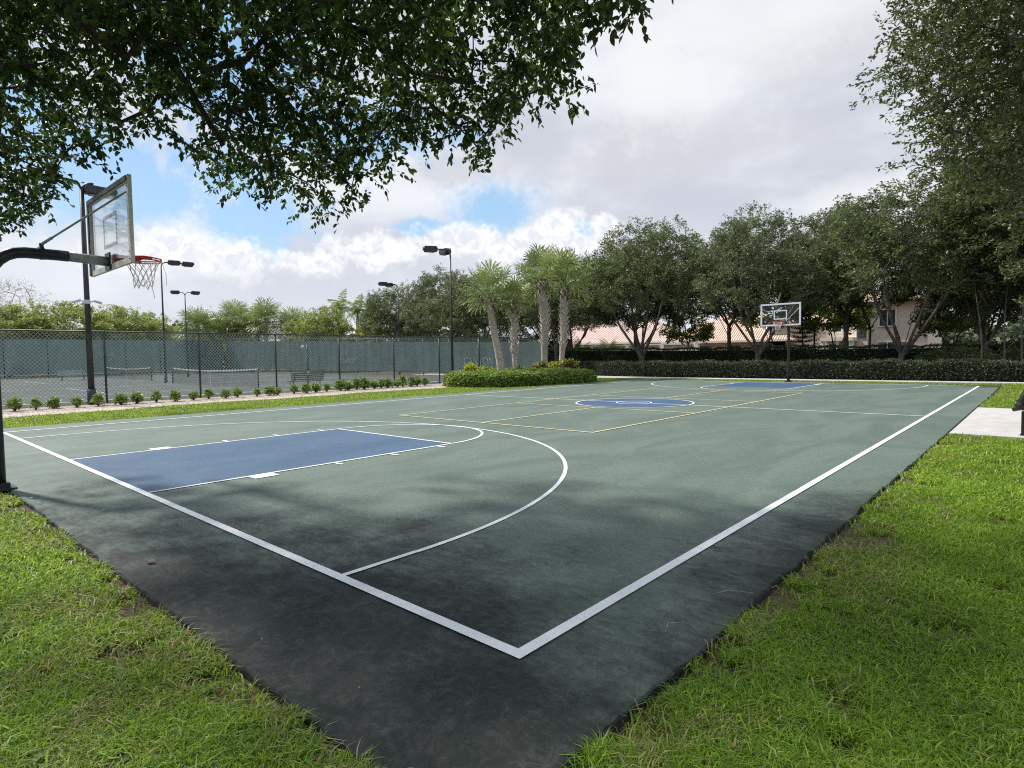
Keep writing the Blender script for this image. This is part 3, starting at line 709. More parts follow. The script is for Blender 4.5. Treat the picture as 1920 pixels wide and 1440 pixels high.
# ------------------------------------------------------------------ black metal court-side bench on the slab
M_benchb = simple('black_bench_metal', (.014, .014, .016), .33, .2, 30)
M_benchs = simple('dark_grey_seat_mesh', (.075, .08, .085), .55, .2, 60)
root = empty('metal_bench', (1.98, 11.30, 0), 0, 'black metal bench with curved armrests on the concrete slab at the right photo edge', 'bench')
for k, y in enumerate((0.35, 1.45, 2.55)):
    mb = MB(); P = []
    for i in range(13):
        a = R(190-14*i); P.append((-.04+.30*math.cos(a), y, .56+.27*math.sin(a)))
    mb.tube([(-.40, y, .44)]+P+[(.20, y, .60)], .050, 8)
    mb.tube([(-.47, y, .41), (-.36, y, .47), (-.1, y, .44), (.15, y, .46)], [.03, .055, .055, .05], 8); mb.build('armrest', M_benchb, root, smooth=True)
for k in range(2):
    y0, y1 = .37+1.1*k, 1.43+1.1*k
    mb = MB(); prof = [(-.38, .50), (-.36, .455), (-.2, .44), (0, .43), (.08, .46), (.16, .60), (.22, .86), (.26, .93), (.28, .93), (.24, .84), (.19, .58), (.10, .43), (0, .40), (-.2, .41), (-.38, .43), (-.41, .48)]
    n = len(prof); V = [(x, y0, z) for x, z in prof]+[(x, y1, z) for x, z in prof]
    mb.add(V, [tuple(range(n-1, -1, -1)), tuple(range(n, 2*n))]+[(i, (i+1) % n, n+(i+1) % n, n+i) for i in range(n)]); mb.build('seat', M_benchs, root)
for y in (.04, 2.6):
    mb = MB(); mb.box((-.29, y, .21), (.10, .10, .42)); mb.box((-.08, y, .40), (.5, .07, .06)); mb.box((-.29, y, .015), (.13, .13, .02)); mb.build('leg', M_benchb, root, bevel=.008)

# ------------------------------------------------------------------ houses
M_tile = None
def tile_mat(name, c1, c2):
    m, g, b = new_mat(name); P = obj_coord(g)
    wv = g.n('ShaderNodeTexWave', wave_type='BANDS', bands_direction='X'); wv.inputs['Scale'].default_value = 1.3; wv.inputs['Distortion'].default_value = 0; g.set(wv.inputs['Vector'], P)
    wz = g.n('ShaderNodeTexWave', wave_type='BANDS', bands_direction='Y'); wz.inputs['Scale'].default_value = 1.1; wz.inputs['Distortion'].default_value = 0; g.set(wz.inputs['Vector'], P)
    c = g.mix(g.smooth(g.noise(P, 3, 4, .7), .3, .7), c1, c2); 
    g.set(b.inputs['Base Color'], c); b.inputs['Roughness'].default_value = .85
    bn = g.n('ShaderNodeBump'); bn.inputs['Strength'].default_value = 1; bn.inputs['Distance'].default_value = .09
    g.set(bn.inputs['Height'], g.m('ADD', wv.outputs['Fac'], g.m('MULTIPLY', wz.outputs['Fac'], .35))); g.set(b.inputs['Normal'], bn.outputs[0]); return m
M_tileA = tile_mat('clay_roof_tiles', (.60, .38, .29), (.78, .56, .45))
M_tileB = tile_mat('pink_grey_roof_tiles', (.56, .40, .36), (.70, .54, .49))
M_stucco = simple('cream_stucco', (.80, .69, .54), .9, .04, 3, bump=.2, bscale=40)
M_stuccob = simple('beige_stucco', (.74, .61, .50), .9, .04, 3, bump=.2, bscale=40)
M_stuccow = simple('light_cream_trim', (.86, .82, .74), .8, .03, 3)
M_pinkst = simple('pink_beige_stucco', (.84, .69, .57), .9, .04, 3)
M_shade = simple('dark_interior', (.035, .03, .028), .9, .2, 3)
M_glass = simple('window_glass', (.05, .065, .07), .08, .2, 2, spec=.9)
def roof_hip(name, parent, x0, x1, y0, y1, z0, z1, mat, eave=.6):
    x0 -= eave; x1 += eave; y0 -= eave; y1 += eave; ym = (y0+y1)/2; d = min((y1-y0)/2, (x1-x0)/2-.2)
    mb = MB(); V = [(x0, y0, z0), (x1, y0, z0), (x1, y1, z0), (x0, y1, z0), (x0+d, ym, z1), (x1-d, ym, z1)]
    Vb = [(x, y, z-.18) for x, y, z in V[:4]]
    mb.add(V+Vb, [(0, 1, 5, 4), (1, 2, 5), (2, 3, 4, 5), (3, 0, 4), (0, 6, 7, 1), (1, 7, 8, 2), (2, 8, 9, 3), (3, 9, 6, 0), (9, 8, 7, 6)])
    o = mb.build(name, mat, parent)
    fa = MB(); t = .06
    fa.box(((x0+x1)/2, y0-t/2, z0-.11), (x1-x0+.12, t, .2)); fa.box((x0-t/2, ym, z0-.11), (t, y1-y0, .2)); fa.box((x1+t/2, ym, z0-.11), (t, y1-y0, .2)); fa.build('fascia', M_stuccow, o)
    return o
def window(parent, x, y, z, w, h, arch=False, mull=1):
    mb = MB(); mb.box((x, y-.03, z+h+.05), (w+.24, .10, .10)); mb.box((x, y-.05, z-.06), (w+.30, .14, .10))
    for sx in (-1, 1): mb.box((x+sx*(w/2+.06), y-.03, z+h/2), (.12, .10, h))
    for k in range(1, mull+1): mb.box((x-w/2+w*k/(mull+1), y-.025, z+h/2), (.06, .07, h))
    f = mb.build('window', M_stuccow, parent)
    mb = MB(); mb.box((x, y-.005, z+h/2), (w, .03, h)); mb.build('pane', M_glass, f)
    return f
def opening(parent, x, y, z, w, h, name='doorway', mat=None):
    mb = MB(); mb.box((x, y-.008, z+h/2), (w, .04, h)); mb.build(name, mat or M_shade, parent)
# house A : long cream wall and low tiled roof behind the left part of the hedge
A_ = empty('low_house', (-36, 62, 0), 0, 'low house with a long pinkish tile roof over cream walls, behind the palm group', 'house')
mb = MB(); mb.box((-3.2, 4, 1.25), (27.5, 8, 2.9)); mb.build('wall', M_stucco, A_)
roof_hip('roof', A_, -17.5, 5.0, 0, 8, 2.95, 5.9, M_tileB)
roof_hip('roof', A_, 5.4, 11.5, -.6, 7, 2.85, 5.2, M_tileA)
window(A_, 3, 0, 1.0, 1.6, 1.2)
# garden wall running left behind the tennis courts
Bw = empty('garden_wall', (-60, 58, 0), 0, 'long cream garden wall with white coping behind the windscreen fence', 'wall')
mb = MB(); mb.box((0, 0, 1.35), (34, .25, 2.9)); mb.build('wall_panel', M_stucco, Bw)
mb = MB(); mb.box((0, 0, 2.87), (34.2, .42, .16)); mb.build('coping', M_stuccow, Bw)
Bw2 = empty('garden_wall', (-33.5, 56, 0), 0, 'cream garden wall with pilasters and white coping under the pinkish roof', 'wall')
mb = MB(); mb.box((0, 0, 1.15), (18, .25, 2.5)); mb.build('wall_panel', M_stucco, Bw2)
mb = MB(); mb.box((0, 0, 2.47), (18.2, .42, .16)); mb.build('coping', M_stuccow, Bw2)
for x in (-8.8, -4, .8, 5, 8.8):
    mb = MB(); mb.box((x, -.05, 1.28), (.42, .42, 2.56)); mb.build('pilaster', M_stuccow, Bw2)
# house B : salmon hip roof
B_ = empty('tiled_house', (-23.0, 60, 0), 0, 'house with salmon clay tile hip roof and deep eaves, behind the middle oaks', 'house')
mb = MB(); mb.box((0, 5, 1.2), (11.4, 10, 2.7)); mb.build('wall', M_pinkst, B_)
roof_hip('roof', B_, -6.2, 5.8, 0, 10, 2.75, 6.3, M_tileA, .8)
for x, w_ in ((-3.2, 2.4), (.6, 1.4), (3.6, 1.6)): window(B_, x, 0, .9, w_, 1.35)
# house C : two storey beige house
Cc = empty('two_storey_house', (-12.6, 60, 0), 0, 'two storey beige house with arched window and porch, behind the far hoop', 'house')
mb = MB(); mb.box((-3.55, 4, 2.0), (5.7, 8, 4.4)); mb.build('wall', M_stuccob, Cc)
mb = MB(); mb.box((.87, 4.5, 2.9), (3.1, 9, 6.2)); mb.build('wall', M_stuccow if False else simple('warm_cream_stucco', (.85, .71, .57), .9, .04, 3), Cc)
mb = MB(); mb.box((4.7, 4.9, 2.8), (4.5, 9, 6.0)); mb.build('wall', M_pinkst, Cc)
roof_hip('roof', Cc, -.9, 7.0, 0, 9.4, 6.05, 7.4, M_tileA, .4); roof_hip('roof', Cc, -6.3, -1.3, 0, 8, 4.3, 5.4, M_tileA, .3)
mb = MB(); mb.box((.3, -1.0, 2.55), (2.7, 2.0, .3)); mb.build('porch_roof', M_stuccow, Cc)
for x in (-.9, .3, 1.5):
    mb = MB(); mb.box((x, -1.75, 1.2), (.34, .34, 2.5)); mb.build('porch_column', M_stuccow, Cc)
for x in (-3.0, -.3, .9): opening(Cc, x, -.02, .1, .9, 2.0)
window(Cc, -.1, -.02, 3.3, .75, 1.0, mull=0); window(Cc, 3.9, .38, 3.7, 1.2, 1.4, mull=1); window(Cc, 4.3, .38, .7, 2.2, 1.5, mull=2); window(Cc, -5.4, 0, .9, .8, 1.1, mull=1)
# arched window
mb = MB(); w_, h_ = .40, .95; ax_ = 1.95; zb_ = 2.6; P = [(ax_-w_, zb_), (ax_+w_, zb_)]+[(ax_+w_*math.cos(R(a)), zb_+h_+w_*math.sin(R(a))) for a in range(0, 181, 15)]
def slab_xz(mb, P, y0, y1):
    n = len(P); mb.add([(x, y0, z) for x, z in P]+[(x, y1, z) for x, z in P], [tuple(range(n)), tuple(range(2*n-1, n-1, -1))]+[(k, n+k, n+(k+1) % n, (k+1) % n) for k in range(n)])
slab_xz(mb, P, -.06, .03); awin = mb.build('window', M_glass, Cc)
mb = MB(); Pf = [(ax_-w_-.09, zb_-.09), (ax_+w_+.09, zb_-.09)]+[(ax_+(w_+.09)*math.cos(R(a)), zb_+h_+(w_+.09)*math.sin(R(a))) for a in range(0, 181, 15)]
slab_xz(mb, Pf, -.04, .03); mb.build('frame', M_stuccow, awin)
# ------------------------------------------------------------------ foliage builders
def leaves_mesh(name, Cn, per, spread, size, rng, mat, flat=.55, droop=0., aspect=.45, hexa=False, outward=None, jit=.35, sub=0):
    """leaves scattered round cluster centres Cn (n,3); spread radii per axis"""
    Cn = np.asarray(Cn, float); n = len(Cn)*per
    c = np.repeat(Cn, per, 0); sp = np.asarray(spread, float)
    if sub:
        q = rng.normal(size=(len(Cn)*sub, 3)); q /= np.linalg.norm(q, axis=1)[:, None]; q = np.repeat(Cn, sub, 0)+q*(rng.random(len(q))**.45)[:, None]*sp
        c = q[np.repeat(np.arange(len(Cn))*sub, per)+rng.integers(0, sub, n)]; sp = sp*.30
    d = rng.normal(size=(n, 3)); d /= np.linalg.norm(d, axis=1)[:, None]
    p = c+d*(rng.random(n)**.55)[:, None]*sp
    ax = rng.normal(size=(n, 3)); ax[:, 2] = ax[:, 2]*.6-droop
    if outward is not None: ax += d*outward
    ax /= np.linalg.norm(ax, axis=1)[:, None]
    up = rng.normal(size=(n, 3))*(1-flat)+np.array([0, 0, 1.])*flat*2
    sd = np.cross(ax, up); sd /= np.linalg.norm(sd, axis=1)[:, None]+1e-9
    nr = np.cross(sd, ax)
    s = size*rng.uniform(1-jit, 1+jit, n)[:, None]; w = s*aspect/2
    if hexa:
        V = np.stack([p, p+ax*s*.32-sd*w+nr*s*.05, p+ax*s*.68-sd*w*.8+nr*s*.05, p+ax*s, p+ax*s*.68+sd*w*.8+nr*s*.05, p+ax*s*.32+sd*w+nr*s*.05], 1).reshape(-1, 3)
        i = np.arange(n)[:, None]*6; F = np.concatenate([i, i+1, i+2, i+3, i, i+3, i+4, i+5], 1).ravel(); me = mesh_np(name, V, F, counts=4)
    else:
        V = np.stack([p, p+ax*s*.5-sd*w, p+ax*s, p+ax*s*.5+sd*w+nr*s*.08], 1).reshape(-1, 3)
        i = np.arange(n)[:, None]*4; F = np.concatenate([i, i+1, i+2, i+3], 1).ravel(); me = mesh_np(name, V, F, counts=4)
    me.materials.append(mat); return me
def sprigs_mesh(name, Cn, nsp, nl, length, size, rng, mat, droop=.9, aspect=.42, out0=.12):
    """leaves set alternately along short hanging shoots: gives pointed tips and ragged outlines"""
    Cn = np.asarray(Cn, float); n = len(Cn)*nsp; c = np.repeat(Cn, nsp, 0)+rng.normal(size=(n, 3))*out0
    d = rng.normal(size=(n, 3)); d[:, 2] = d[:, 2]*.7-droop*.5; d /= np.linalg.norm(d, axis=1)[:, None]; L = length*rng.uniform(.5, 1.3, n)
    t = (np.arange(nl)+.6)/nl; T = np.tile(t, n); I = np.repeat(np.arange(n), nl); m = len(T)
    p = c[I]+d[I]*(L[I]*T)[:, None]; p[:, 2] -= droop*L[I]*.35*T**2; p += rng.normal(size=(m, 3))*.010
    tang = d[I].copy(); tang[:, 2] -= droop*.7*T; tang /= np.linalg.norm(tang, axis=1)[:, None]
    sd = np.cross(tang, np.array([0, 0, 1.])+rng.normal(size=(m, 3))*.5); sd /= np.linalg.norm(sd, axis=1)[:, None]
    sg = np.where(np.arange(m) % 2, 1, -1)[:, None]
    ax = tang*.75+sd*sg*.6+rng.normal(size=(m, 3))*.28; ax[:, 2] -= droop*.35; ax /= np.linalg.norm(ax, axis=1)[:, None]
    up = rng.normal(size=(m, 3))*.6+np.array([0, 0, .7]); w_ = np.cross(ax, up); w_ /= np.linalg.norm(w_, axis=1)[:, None]+1e-9; nr = np.cross(w_, ax)
    s = size*rng.uniform(.6, 1.25, m)[:, None]; w = s*aspect/2; b_ = nr*s*.07
    V = np.stack([p, p+ax*s*.30-w_*w+b_, p+ax*s*.65-w_*w*.85+b_, p+ax*s-nr*s*.05, p+ax*s*.65+w_*w*.85+b_, p+ax*s*.30+w_*w+b_], 1).reshape(-1, 3)
    i = np.arange(m)[:, None]*6; F = np.concatenate([i, i+1, i+2, i+3, i, i+3, i+4, i+5], 1).ravel(); me = mesh_np(name, V, F, counts=4); me.materials.append(mat); return me
def grow(skel, targets, step, r_leaf, rmax, rng, ex=2.2, sag=.06, sides=6, wob=.05):
    """skel: list of (pos, parent index); every target is joined to the nearest node nearer to the root"""
    P = [np.array(p, float) for p, _ in skel]; par = [q for _, q in skel]; root = P[0]
    order = np.argsort(np.linalg.norm(np.asarray(targets)-root, axis=1))
    leafn = []
    for ti in order:
        t = np.asarray(targets[ti], float); A = np.array(P); dt = np.linalg.norm(t-root)
        dist = np.linalg.norm(A-t, axis=1); da = np.linalg.norm(A-root, axis=1)
        cost = dist+np.where(da > dt*1.02, 1e3, 0)+np.where(np.arange(len(A)) < 2, dist*.6, 0)
        k = int(np.argmin(cost)); L = dist[k]; m = max(1, int(L/step)); a = P[k]; prev = k
        for j in range(1, m+1):
            f = j/m; q = a+(t-a)*f
            if j < m: q = q+rng.normal(size=3)*wob*L*math.sin(math.pi*f)+np.array([0, 0, sag*L*math.sin(math.pi*f)])
            P.append(q); par.append(prev); prev = len(P)-1
        leafn.append(prev)
    n = len(P); ch = [[] for _ in range(n)]
    for i in range(n):
        if par[i] >= 0: ch[par[i]].append(i)
    rad = np.zeros(n)
    for i in range(n-1, -1, -1):
        rad[i] = r_leaf if not ch[i] else (sum(rad[c]**ex for c in ch[i]))**(1/ex)
    k = rmax/rad[0]
    if k < 1: rad = np.where(rad > r_leaf, r_leaf+(rad-r_leaf)*(rmax-r_leaf)/(rad[0]-r_leaf), rad)
    mb = MB()
    def chain(start, first):
        pts = [P[start]]; rr = [min(rad[first]*1.1, rad[start])]; cur = first
        while True:
            pts.append(P[cur]); rr.append(rad[cur])
            if not ch[cur]: break
            nx = max(ch[cur], key=lambda c: rad[c])
            for c in ch[cur]:
                if c != nx: chain(cur, c)
            cur = nx
        mb.tube([tuple(p) for p in pts], [float(x) for x in rr], sides if rr[0] > .04 else (5 if rr[0] > .02 else 3), cap=False)
    import sys; sys.setrecursionlimit(20000)
    nx = max(ch[0], key=lambda c: rad[c])
    for c in ch[0]: chain(0, c)
    return mb
M_barkoak = bark_mat('oak_bark', (.075, .066, .056), (.19, .17, .15), 7)
M_barkdk = bark_mat('dark_bark', (.045, .037, .030), (.12, .10, .085), 8)
M_barkpale = bark_mat('pale_trunk', (.16, .14, .12), (.30, .27, .24), 6)
M_oak = leaf_mat('oak_leaves', (.048, .070, .032), (.135, .175, .080), (.26, .30, .15), trans=.24, rough=.5, tcol=(.32, .40, .12), amt3=.12, spec=.25)
M_oak2 = leaf_mat('oak_leaves_grey', (.052, .074, .038), (.150, .185, .100), (.28, .31, .18), trans=.24, rough=.5, tcol=(.32, .39, .14), amt3=.12, spec=.25)
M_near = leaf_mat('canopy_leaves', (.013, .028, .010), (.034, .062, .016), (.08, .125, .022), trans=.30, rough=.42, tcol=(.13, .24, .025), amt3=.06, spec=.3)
M_right = leaf_mat('right_tree_leaves', (.026, .040, .016), (.066, .090, .034), (.15, .18, .06), trans=.27, rough=.38, tcol=(.22, .29, .06), amt3=.08)
def crown_targets(n, rng, cz, rx, ry, rz, low=.35, plume=.0, flatb=.55):
    """points in a dome: biased to the shell, flat underside, plumes on top"""
    out_ = []
    while len(out_) < n:
        d = rng.normal(size=3); d /= np.linalg.norm(d); r = rng.uniform(.35, 1)**.5
        lump = 1+.16*math.sin(3.1*d[0]+2)*math.sin(4.3*d[1]+1)+.10*math.sin(7*d[0]+5*d[2])
        p = d*r*lump
        if p[2] < -flatb+.25*rng.random(): continue
        if p[2] > .4: p[2] *= 1+plume*rng.random()
        out_.append((p[0]*rx, p[1]*ry, cz+p[2]*rz))
    return out_
def tree_meshes(key, seed, H, rx, ry, trunk_h, r0, n=230, per=95, leaf=.13, csize=.50, limbs=5, mat=M_oak, bark=M_barkoak, plume=.22, flatb=.6, split=.0, spread=.42, aspect=.42, csq=.9):
    rng = np.random.default_rng(seed)
    rz = (H-trunk_h*1.25)/2; cz = trunk_h*1.25+rz
    T = crown_targets(n, rng, cz, rx, ry, rz, plume=plume, flatb=flatb)
    sk = [((0, 0, -.15), -1), ((.02, 0, trunk_h*.5), 0), ((.0, .03, trunk_h), 1)]
    base = 2
    for k in range(limbs):
        a = 2*math.pi*(k+rng.uniform(-.25, .25))/limbs; sp = spread*rng.uniform(.7, 1.25); last = base
        for j, (fr, fz) in enumerate(((.18, .16), (.42, .36), (.68, .62), (.9, .95))):
            sk.append(((math.cos(a)*rx*sp*fr*1.5+rng.normal()*.08, math.sin(a)*ry*sp*fr*1.5+rng.normal()*.08, trunk_h+(cz+rz*.35-trunk_h)*fz*rng.uniform(.85, 1.1)), last)); last = len(sk)-1
    mb = grow(sk, T, .55, .017 if r0 > .15 else .010, r0, rng, ex=2.05, sides=9, sag=.03, wob=.07)
    # root flare
    mb.tube([(0, 0, -.15), (0, 0, .25), (0, 0, .6)], [r0*1.55, r0*1.18, r0*.9], 10)
    me_t = bpy.data.meshes.new('trunk'); me_t.from_pydata(mb.V, [], mb.F); me_t.materials.append(bark); me_t.polygons.foreach_set('use_smooth', [True]*len(me_t.polygons))
    me_c = leaves_mesh('crown', T, per, (csize, csize, csize*csq), leaf, rng, mat, flat=.35, aspect=aspect, outward=.5, sub=9)
    return me_t, me_c
def plant_tree(name, loc, meshes, label, cat='tree', rz=0, s=(1, 1, 1), group=None):
    root = empty(name, loc, rz, label, cat, group); root.scale = s
    link('trunk', meshes[0], root); link('crown', meshes[1], root); return root

# ------------------------------------------------------------------ far oaks
oakA = tree_meshes('a', 21, 9.9, 4.9, 4.6, 1.15, .36, n=360, per=130, leaf=.17, csize=.66, limbs=6, plume=.28, flatb=.32)
oakB = tree_meshes('b', 37, 10.4, 4.7, 4.6, 1.35, .33, n=360, per=130, leaf=.17, csize=.64, limbs=5, plume=.26, flatb=.42, mat=M_oak2)
oakC = tree_meshes('c', 55, 9.0, 5.0, 5.0, 1.9, .30, n=340, per=130, leaf=.17, csize=.66, limbs=4, plume=.22, flatb=.5)
oakD = tree_meshes('d', 58, 10.0, 4.3, 4.2, 3.5, .22, n=260, per=130, leaf=.17, csize=.66, limbs=4, plume=.2, flatb=.22, mat=M_oak2)
g_oak = 'oaks standing in the row behind the clipped hedge'
plant_tree('oak_tree', (-29.0, 38, 0), oakC, 'oak with thick trunk right behind the rightmost palm of the island', rz=1.0, s=(1, 1, 1.0), group=g_oak)
plant_tree('oak_tree', (-20.8, 38, 0), oakA, 'oak with many low spreading limbs, first one right of the palm group', rz=.3, s=(1.06, 1.06, 1.07), group=g_oak)
plant_tree('oak_tree', (-12.2, 38, 0), oakB, 'tall oak with pale lower trunk just left of the far hoop', rz=2.1, s=(1.06, 1.06, .97), group=g_oak)
plant_tree('oak_tree', (-4.2, 38, 0), oakA, 'oak with upright forked limbs right of the far hoop, before the two storey house', rz=3.4, s=(1.0, 1.0, 1.03), group=g_oak)
plant_tree('oak_tree', (-22.6, 40.8, 0), oakC, 'slim trunked oak half hidden behind the many limbed oak', rz=4.1, s=(.75, .75, .95), group=g_oak)
g_b = 'oaks of the second row filling the gaps behind the first'
for (x, y, rz, s, me, lb) in ((-16.8, 44.6, .9, .98, oakD, 'second row oak filling the gap between the two oaks left of the far hoop'), (-8.4, 44.2, 2.2, 1.0, oakD, 'second row oak right behind the far backboard'), (-25.2, 44.6, 3.3, 1.0, oakD, 'second row oak between the rightmost palm and the many limbed oak'), (-40.0, 51.0, 1.3, 1.0, oakC, 'oak filling the gap between the trunks of the middle island palms')):
    plant_tree('oak_tree', (x, y, 0), me, lb, rz=rz, s=(s, s, s*(1.04 if x < -9 else 1.08)), group=g_b)
g_w = 'trees standing behind the end of the tennis courts'
for (x, y, rz, s, me, lb) in ((-37.0, 36.5, .5, 1.0, oakC, 'dark oak behind the windscreen, between the tall light pole and the leftmost palm'),
                              (-44.0, 38.5, 2.4, 1.0, oakB, 'round topped oak left of the front light pole, behind the windscreen'),
                              (-51.5, 39, 3.9, .95, oakA, 'oak behind the slim light pole, leftmost of the dark oaks'),
                              (-32.5, 45, 5.0, 1.05, oakB, 'oak farther back, its top showing between the island palms')):
    plant_tree('oak_tree', (x, y, 0), me, lb, rz=rz, s=(s, s, s*.93), group=g_w)

# trees beyond the second hedge
M_lime = leaf_mat('lime_leaves', (.085, .13, .018), (.19, .25, .035), (.30, .32, .05), trans=.35, rough=.45, tcol=(.42, .55, .06), amt3=.1)
limeT = tree_meshes('l', 71, 5.6, 1.9, 1.9, 1.2, .10, n=90, per=80, leaf=.18, csize=.42, limbs=3, mat=M_lime, bark=M_barkdk, aspect=.55)
midT = tree_meshes('m', 83, 8.4, 3.2, 3.0, 3.1, .15, n=170, per=110, leaf=.18, csize=.5, limbs=3, bark=M_barkdk)
plant_tree('leafy_tree', (-20.9, 46, 0), limeT, 'small bright green tree in front of the salmon roof', rz=.2, s=(1.1, 1.1, .98))
plant_tree('leafy_tree', (-17.0, 45, 0), midT, 'slender forked tree in front of the hip roofed house', rz=1.3, s=(.8, .8, .9))
plant_tree('leafy_tree', (-10.9, 46, 0), midT, 'dark leaning tree just right of the ringed conifer', rz=2.6, s=(1.0, 1.0, 1.0))
plant_tree('leafy_tree', (-7.3, 46, 0), midT, 'dark crooked tree in front of the arched window house', rz=4.2, s=(.9, .9, .95))
plant_tree('leafy_tree', (-15.4, 50, 0), limeT, 'yellow green tree showing above the far backboard', rz=3.2, s=(1.5, 1.5, 1.45))
plant_tree('leafy_tree', (-10.4, 50, 0), limeT, 'bright green tree crown right of the far backboard', rz=5.2, s=(1.3, 1.3, 1.2))
plant_tree('leafy_tree', (-2.6, 46, 0), limeT, 'yellow green tree right of the last oak trunk', rz=1.9, s=(1.1, 1.1, 1.0))
# ringed conifer
root = empty('norfolk_pine', (-12.6, 49.0, 0), 0, 'small conifer with flat separate rings of branches, right of the far hoop pole', 'tree')
rg = np.random.default_rng(4); mb = MB(); mb.tube([(0, 0, -.1), (0, 0, 2), (0, 0, 4.9)], [.09, .06, .015], 8); mb.build('trunk', M_barkdk, root, smooth=True)
pts = []
for k in range(12):
    z = .9+k*.34; rr = 1.5*(1-k/13)**.9+.08
    for q in range(7):
        a = q*2*math.pi/7+k*.5
        for t in np.linspace(.15, 1, 9): pts.append((math.cos(a)*rr*t, math.sin(a)*rr*t, z+.16*t*t))
me = leaves_mesh('branch_ring', pts, 16, (.13, .13, .05), .13, rg, M_oak, flat=.8, aspect=.28); link('crown', me, root)

# ------------------------------------------------------------------ woods at the right edge
g_r = 'tall trees filling the right edge behind the hedge'
rt1 = tree_meshes('r1', 91, 15.5, 5.2, 5.2, 2.4, .26, n=480, per=150, leaf=.19, csize=.62, limbs=6, mat=M_right, bark=M_barkdk, plume=.12, flatb=.85, spread=.5)
rt2 = tree_meshes('r2', 95, 12.0, 4.2, 4.2, 1.6, .2, n=380, per=150, leaf=.17, csize=.55, limbs=5, mat=M_oak2, bark=M_barkoak, plume=.2, flatb=.95)
for (x, y, rz, s, me, lb) in ((2.2, 37.5, .4, (.95, .95, .98), rt1, 'very tall dark tree behind the hedge at the right edge, nearer the court'),
                              (4.5, 33.5, 1.9, (.9, .9, .95), rt2, 'broad tree at the far right edge behind the bench'),
                              (-.6, 41, 2.9, (.85, .85, .95), rt2, 'dense tree between the last oak and the right edge'),
                              (6.5, 43, 3.7, (1.1, 1.1, 1.05), rt1, 'tallest dark tree deep in the woods at the right'),
                              (-1.0, 49, 5.0, (1.0, 1.0, .85), rt1, 'dark tree deep behind the last oak')):
    plant_tree('woodland_tree', (x, y, 0), me, lb, rz=rz, s=s, group=g_r)
# thin pale trunks and undergrowth
for k, (x, y, h, lean, lb) in enumerate(((-.55, 37.3, 5.2, -.35, 'thin pale sapling trunk leaning left in the right woods'), (.35, 37.0, 4.6, .12, 'straight thin pale sapling, second from the right edge'), (1.05, 36.6, 5.6, .15, 'thin pale sapling nearest the right photo edge'))):
    rg = np.random.default_rng(100+k); root = empty('sapling', (x, y, 0), 0, lb, 'tree', 'thin saplings in the right woods')
    mb = MB(); P = [(lean*t*t+.04*math.sin(t*5+k), .05*math.sin(t*4), h*t) for t in np.linspace(0, 1, 8)]; mb.tube(P, [.045-.03*i/7 for i in range(8)], 7)
    mb.tube([P[2], (P[2][0]+.35, P[2][1], P[2][2]+.5), (P[2][0]+.6, P[2][1], P[2][2]+1.3)], [.022, .016, .008], 5); mb.build('trunk', M_barkpale, root, smooth=True)
    link('crown', leaves_mesh('crown', [P[-1], P[-2], (P[-1][0]+.4, 0, h-.5), (P[-1][0]-.3, .3, h)], 90, (.6, .6, .5), .13, rg, M_right), root)
rg = np.random.default_rng(8); und = [(rg.uniform(-3.4, 9), rg.uniform(37.5, 41.5), rg.uniform(.2, 1.5)*(rg.random()**.3)) for _ in range(900)]
tag(link('undergrowth', leaves_mesh('undergrowth', und, 70, (.45, .45, .35), .14, rg, M_oak, flat=.3)), 'dark tangled undergrowth behind the hedge at the right', 'undergrowth', kind='stuff')

